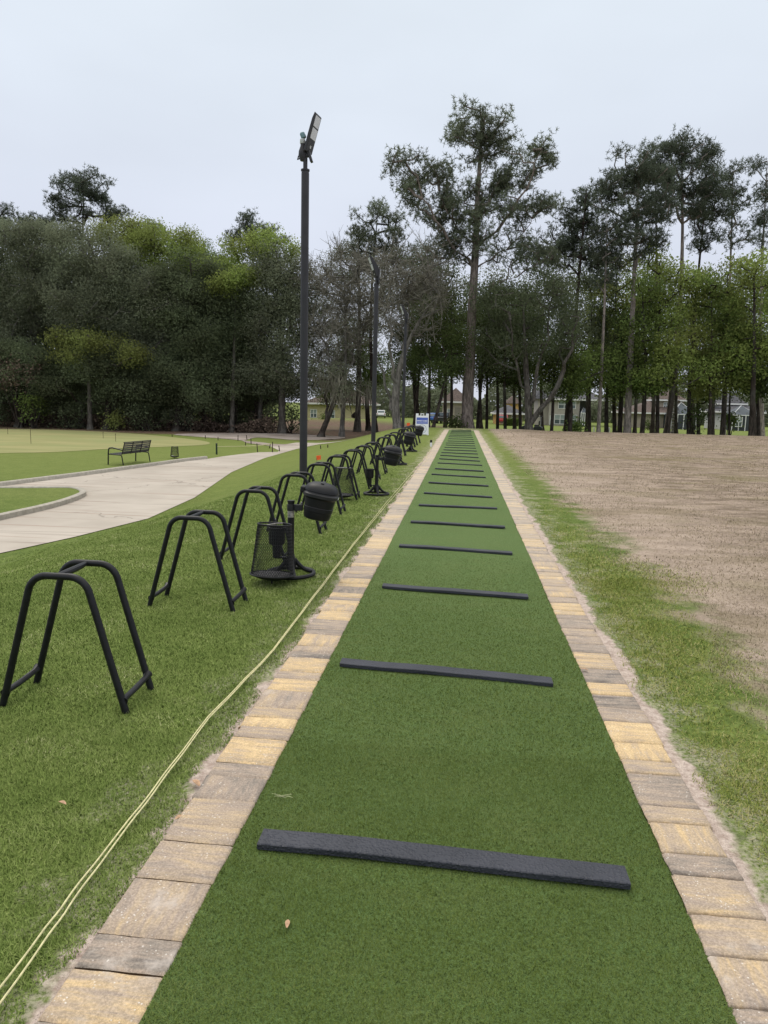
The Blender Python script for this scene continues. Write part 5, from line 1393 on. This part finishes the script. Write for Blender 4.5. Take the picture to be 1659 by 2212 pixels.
for i, (lab, base, Y, tx, bl, m_, r0) in enumerate([
 ('spring green tree whose dark trunk crosses the two-storey house', 1232, 58, 1240, [(1235, 740, 50, 55), (1215, 800, 50, 40), (1265, 800, 45, 40)], 'mid', .22),
 ('deep green tree left of the slender pale pine', 1275, 66, 1280, [(1285, 650, 50, 60), (1275, 740, 55, 60)], 'oak', .18),
 ('olive tree with thin stem in front of the grey side wall', 1276, 60, 1272, [(1290, 790, 45, 40), (1260, 830, 40, 25)], 'mid', .13),
 ('bright spring tree left of the leaning grey pine', 1330, 66, 1335, [(1345, 590, 40, 36), (1330, 650, 55, 50), (1350, 720, 55, 50)], 'olive', .22),
 ('shaded twin trunk tree right of the slender pale pine', 1312, 62, 1320, [(1325, 770, 50, 50), (1345, 830, 40, 30)], 'shadeleaf', .24),
 ('dark thick trunked tree left of the leaning grey pine base', 1340, 63, 1345, [(1370, 690, 55, 60), (1375, 780, 55, 50)], 'shadeleaf', .26),
 ('green tree with mossy trunk right of the leaning grey pine base', 1388, 60, 1390, [(1400, 640, 55, 50), (1395, 730, 60, 60), (1400, 810, 50, 40)], 'mid', .24),
 ('bright spring tree with a straight dark trunk before the brown roof', 1422, 61, 1428, [(1435, 575, 45, 32), (1470, 600, 45, 35), (1430, 650, 55, 40)], 'bright', .19),
 ('lime green low crowned tree with leaning dark trunk beside the palm stump', 1440, 59, 1470, [(1465, 745, 55, 40), (1490, 790, 45, 35), (1440, 780, 40, 35)], 'bright', .24),
 ('green tree with twin dark trunks right of the palm stump', 1490, 62, 1500, [(1500, 640, 55, 55), (1520, 720, 55, 50)], 'olive', .22),
 ('shaded tree behind the twin dark trunks', 1512, 66, 1515, [(1515, 780, 60, 50), (1540, 830, 50, 30)], 'shadeleaf', .2),
 ('spring green tree over the screened porch roof', 1535, 60, 1545, [(1550, 650, 55, 60), (1560, 740, 55, 50)], 'mid', .2),
 ('yellowing green tree with dark trunk left of the pool enclosure', 1562, 61, 1570, [(1590, 620, 50, 50), (1585, 700, 55, 50), (1575, 790, 50, 40)], 'olive', .26),
 ('thin stemmed green tree in front of the pool enclosure', 1579, 63, 1585, [(1615, 740, 50, 50), (1600, 810, 45, 30)], 'mid', .12),
 ('tall bright green tree at the right photo edge', 1625, 59, 1630, [(1640, 580, 45, 45), (1650, 660, 55, 60), (1630, 740, 55, 50)], 'bright', .26),
 ('deep green tree with dark trunk at the right photo edge', 1643, 62, 1645, [(1665, 770, 55, 50), (1650, 830, 45, 35)], 'shadeleaf', .2),
 ('bright green tree cut by the right photo edge, low crown', 1690, 60, 1690, [(1690, 600, 60, 70), (1700, 720, 60, 70)], 'bright', .24)]):
    bl = bl+[(bl[-1][0]+(14 if i % 2 else -12), min(818, bl[-1][1]+40), 44, 22)]+([(bl[-1][0]-20, 838, 34, 22)] if i % 3 == 0 else [])
    tree('spring_tree', lab, 'tree', base, Y, (tx, bl[0][1]-10), r0*.82, bl, 'leaf', M[m_], M['bark_dark'], .4, .40, 52, .30, .6, .60, GG, 170+i)
BG = 'shaded trees of the second row behind the range'
for i, (lab, base, Y, bl, m_) in enumerate([
 ('second row shaded tree between the sign and the big pine', 962, 84, [(960, 640, 70, 70), (975, 750, 70, 70)], 'oak'),
 ('second row shaded tree right behind the big pine', 1040, 88, [(1050, 660, 70, 70), (1035, 770, 70, 60)], 'oakgrey'),
 ('second row shaded tree behind the thin gap trees', 1112, 90, [(1105, 690, 70, 60), (1120, 790, 60, 45)], 'shadeleaf'),
 ('second row shaded tree behind the forked grey oak', 1172, 86, [(1180, 660, 80, 60), (1165, 760, 70, 60)], 'oakgrey'),
 ('second row shaded tree behind the slender pale pine', 1268, 88, [(1270, 640, 70, 70), (1285, 750, 70, 70)], 'oak'),
 ('second row green tree behind the leaning grey pine', 1372, 86, [(1375, 620, 70, 60), (1365, 730, 70, 70), (1350, 810, 60, 40)], 'mid'),
 ('second row green tree behind the brown roofed house gap', 1462, 90, [(1460, 690, 70, 60), (1475, 780, 60, 50)], 'shadeleaf'),
 ('second row green tree left of the pool enclosure', 1540, 86, [(1535, 660, 70, 70), (1550, 770, 70, 60)], 'mid'),
 ('second row green tree behind the right photo edge trees', 1632, 88, [(1625, 650, 70, 80), (1640, 770, 70, 60)], 'mid')]):
    tree('shade_tree', lab, 'tree', base, Y, (base+4, bl[0][1]-20), .2, bl, 'leaf', M[m_], M['bark_dark'], .4, .30, 60, .36, .6, .8, BG, 230+i)

# pale dead palm stump
q = on_y(1455, 924, 96); ps = empty('palm_stump', (q[0], 96, H(q[0], 96)), 0, 'pale shaggy dead palm trunk in front of the screened porch', 'palm')
hh = float(on_y(1458, 838, 96)[2])-H(q[0], 96); mb = MB(); prof = []
for k in range(40):
    t = k/39; prof.append(((.62*(1-t*9) if t < .05 else .30-.12*t)+.05*math.sin(k*2.4)+random.uniform(-.03, .03), -.2+hh*t))
prof[0] = (.75, -.2); prof[1] = (.60, .1); mb.lathe(prof, 14); mb.build('trunk', M['bark_grey'], ps)
mb = MB()
for k in range(34):
    a_ = random.uniform(0, 6.28); z_ = hh*random.uniform(.45, 1.0); l_ = random.uniform(.3, .9)
    mb.tube([(.2*math.cos(a_), .2*math.sin(a_), z_), ((.2+l_*.6)*math.cos(a_), (.2+l_*.6)*math.sin(a_), z_+.1), ((.2+l_)*math.cos(a_), (.2+l_)*math.sin(a_), z_-.3*l_)], [.05, .04, .01], 5)
mb.build('dead_fronds', M['brownleaf'], ps)

# shrubs
SG = 'shrubs at the foot of the woods'
def shrub(lab, px, py, rx, ry, Y, m_, per=70, dens=2.2, ls=.2, name='shrub', group=SG):
    rng = np.random.default_rng(int(px*7+py)); sc_ = Y/PF; x = float(on_y(px, 920, Y)[0]); z = H(x, Y)
    root = empty(name, (x, Y, z), 0, lab, 'shrub', group)
    a_, b_ = rx*sc_, ry*sc_; cz = float(on_y(px, py, Y)[2])-z
    n = max(8, int(math.pi*a_*b_*dens)); u = rng.normal(size=(n, 3)); u /= np.linalg.norm(u, axis=1, keepdims=True)
    C = np.array([0, 0, cz])+u*(rng.uniform(.1, 1, n)**.45)[:, None]*np.array([a_, a_*.8, b_]); C = C[C[:, 2] > .1]
    V, F = leaf_quads(np.repeat(C, per, 0)+rng.normal(size=(len(C)*per, 3))*.32, ls, .55, rng); np_mesh('foliage', V, F, M[m_], root)
    k = min(12, len(C)); P1 = C[:k]; P0 = np.zeros_like(P1)+rng.normal(size=P1.shape)*np.array([.15, .15, 0]); P0[:, 2] = -.1
    V, F = frustums(P0, P1, np.full(k, .05), np.full(k, .02), 5); np_mesh('stems', V, F, M['bark_dark'], root, True)
for a in [('bright green shrub at the foot of the left wood near the photo edge', 72, 880, 42, 26, 55.5, 'mid'), ('yellowish small shrub at the green edge below the dark oaks', 255, 905, 25, 16, 56, 'olive'),
          ('reddish brown leafless scrub at the left photo edge', 45, 815, 60, 36, 55.8, 'brownleaf'), ('dark rounded shrub at the back of the putting green on the far left', -20, 890, 50, 34, 56.5, 'oak'),
          ('dark shrub behind the left putting pins', 150, 900, 50, 28, 57, 'oak'), ('dark wide shrub behind the bench', 320, 905, 55, 24, 57, 'oak'), ('dark scrubby bush above the litter basket', 390, 905, 40, 22, 58, 'oakgrey'),
          ('brown scrub left of the green post', 440, 910, 40, 20, 59, 'brownleaf'), ('dark scrub behind the rope stakes', 500, 908, 45, 24, 59.5, 'oak'), ('brownish scrub left of the tallest lamp', 570, 912, 45, 20, 60, 'brownleaf'), ('dark scrub beside the tallest lamp pole', 625, 905, 35, 26, 61, 'oak'),
          ('clipped green bush beside the yellow house window', 694, 905, 10, 12, 100, 'mid'), ('low bush under the big pine', 985, 920, 14, 8, 57, 'shadeleaf'), ('green leafy shrub right of the palm stump', 1500, 905, 26, 30, 62, 'shadeleaf'),
          ('small low shrub beside the trunk crossing the two-storey house', 1246, 922, 12, 7, 59, 'mid'), ('clipped hedge bush below the beige house wall', 1405, 918, 18, 9, 112, 'shadeleaf'),
          ('small leafy shrub among the far right trunks', 1575, 912, 14, 14, 64, 'mid')]:
    shrub(*a)
q0, q1 = hx(1088, 116), hx(1120, 116); rng = np.random.default_rng(5); n = 9000
C = np.stack([rng.uniform(q0, q1, n), rng.uniform(115.4, 116.6, n), rng.uniform(0, 1.15, n)+H((q0+q1)/2, 116)], 1); V, F = leaf_quads(C, .16, .6, rng)
hd = empty('hedge', ((q0+q1)/2, 116, H((q0+q1)/2, 116)), 0, 'clipped bright green hedge in front of the low grey roofed house', 'hedge'); V = V-np.array([(q0+q1)/2, 116, H((q0+q1)/2, 116)])
np_mesh('foliage', V, F, M['mid'], hd); mb = MB(); mb.box((0, 0, .5), (q1-q0-.3, .7, 1.0)); mb.build('core', M['bark_dark'], hd)

# dense mass of growth deep in the left wood, and the far treeline behind the houses: uncountable
def mass(name, lab, boxes, n, ls, mat, seed):
    rng = np.random.default_rng(seed); Cs = []
    for (x0, x1, y0, y1, z0, z1, f) in boxes:
        m_ = int(n*f); x = rng.uniform(x0, x1, m_); y = rng.uniform(y0, y1, m_)
        top = z1*(.72+.28*np.sin(x*.35+seed)*np.sin(x*.13+1)+.12*np.sin(x*1.1))
        z = z0+(top-z0)*rng.uniform(0, 1, m_)**.8
        Cs.append(np.stack([x, y, z+hgt(x, y)], 1))
    C = np.concatenate(Cs); V, F = leaf_quads(C, ls, .6, rng); o = np_mesh(name, V, F, mat); return tag(o, lab, 'wood', kind='stuff')
mass('undergrowth', 'dark tangled undergrowth deep inside the left wood', [(-66, -20.5, 72, 82, 0, 12.5, 1.0)], 110000, .30, M['oak'], 3)
mass('undergrowth', 'low brown brush along the foot of the left wood', [(-56, -15.6, 58, 61, 0, 1.5, 1.0)], 16000, .20, M['brownleaf'], 9)
mass('far_wood', 'distant hazy treeline behind the houses', [(-30, 150, 158, 178, 0, 10, 1.0)], 70000, .75, M['oakgrey'], 4)
mass('far_wood', 'distant woodland behind the left wood', [(-150, -40, 95, 120, 0, 14, 1.0)], 40000, .8, M['oak'], 5)

# small white stubs on the lawn before the two-storey house
for i, px in enumerate((1285, 1297, 1318)):
    x = hx(px, 96); mb = MB(); mb.box((0, 0, .3), (.16, .10, .7)); o = mb.build('white_stub', M['trim'], bevel=.02); o.location = (x, 96, H(x, 96))
    tag(o, ['leftmost', 'middle', 'rightmost'][i]+' short white stake on the lawn by the grey side wall', 'stake', 'short white stakes on the lawn')
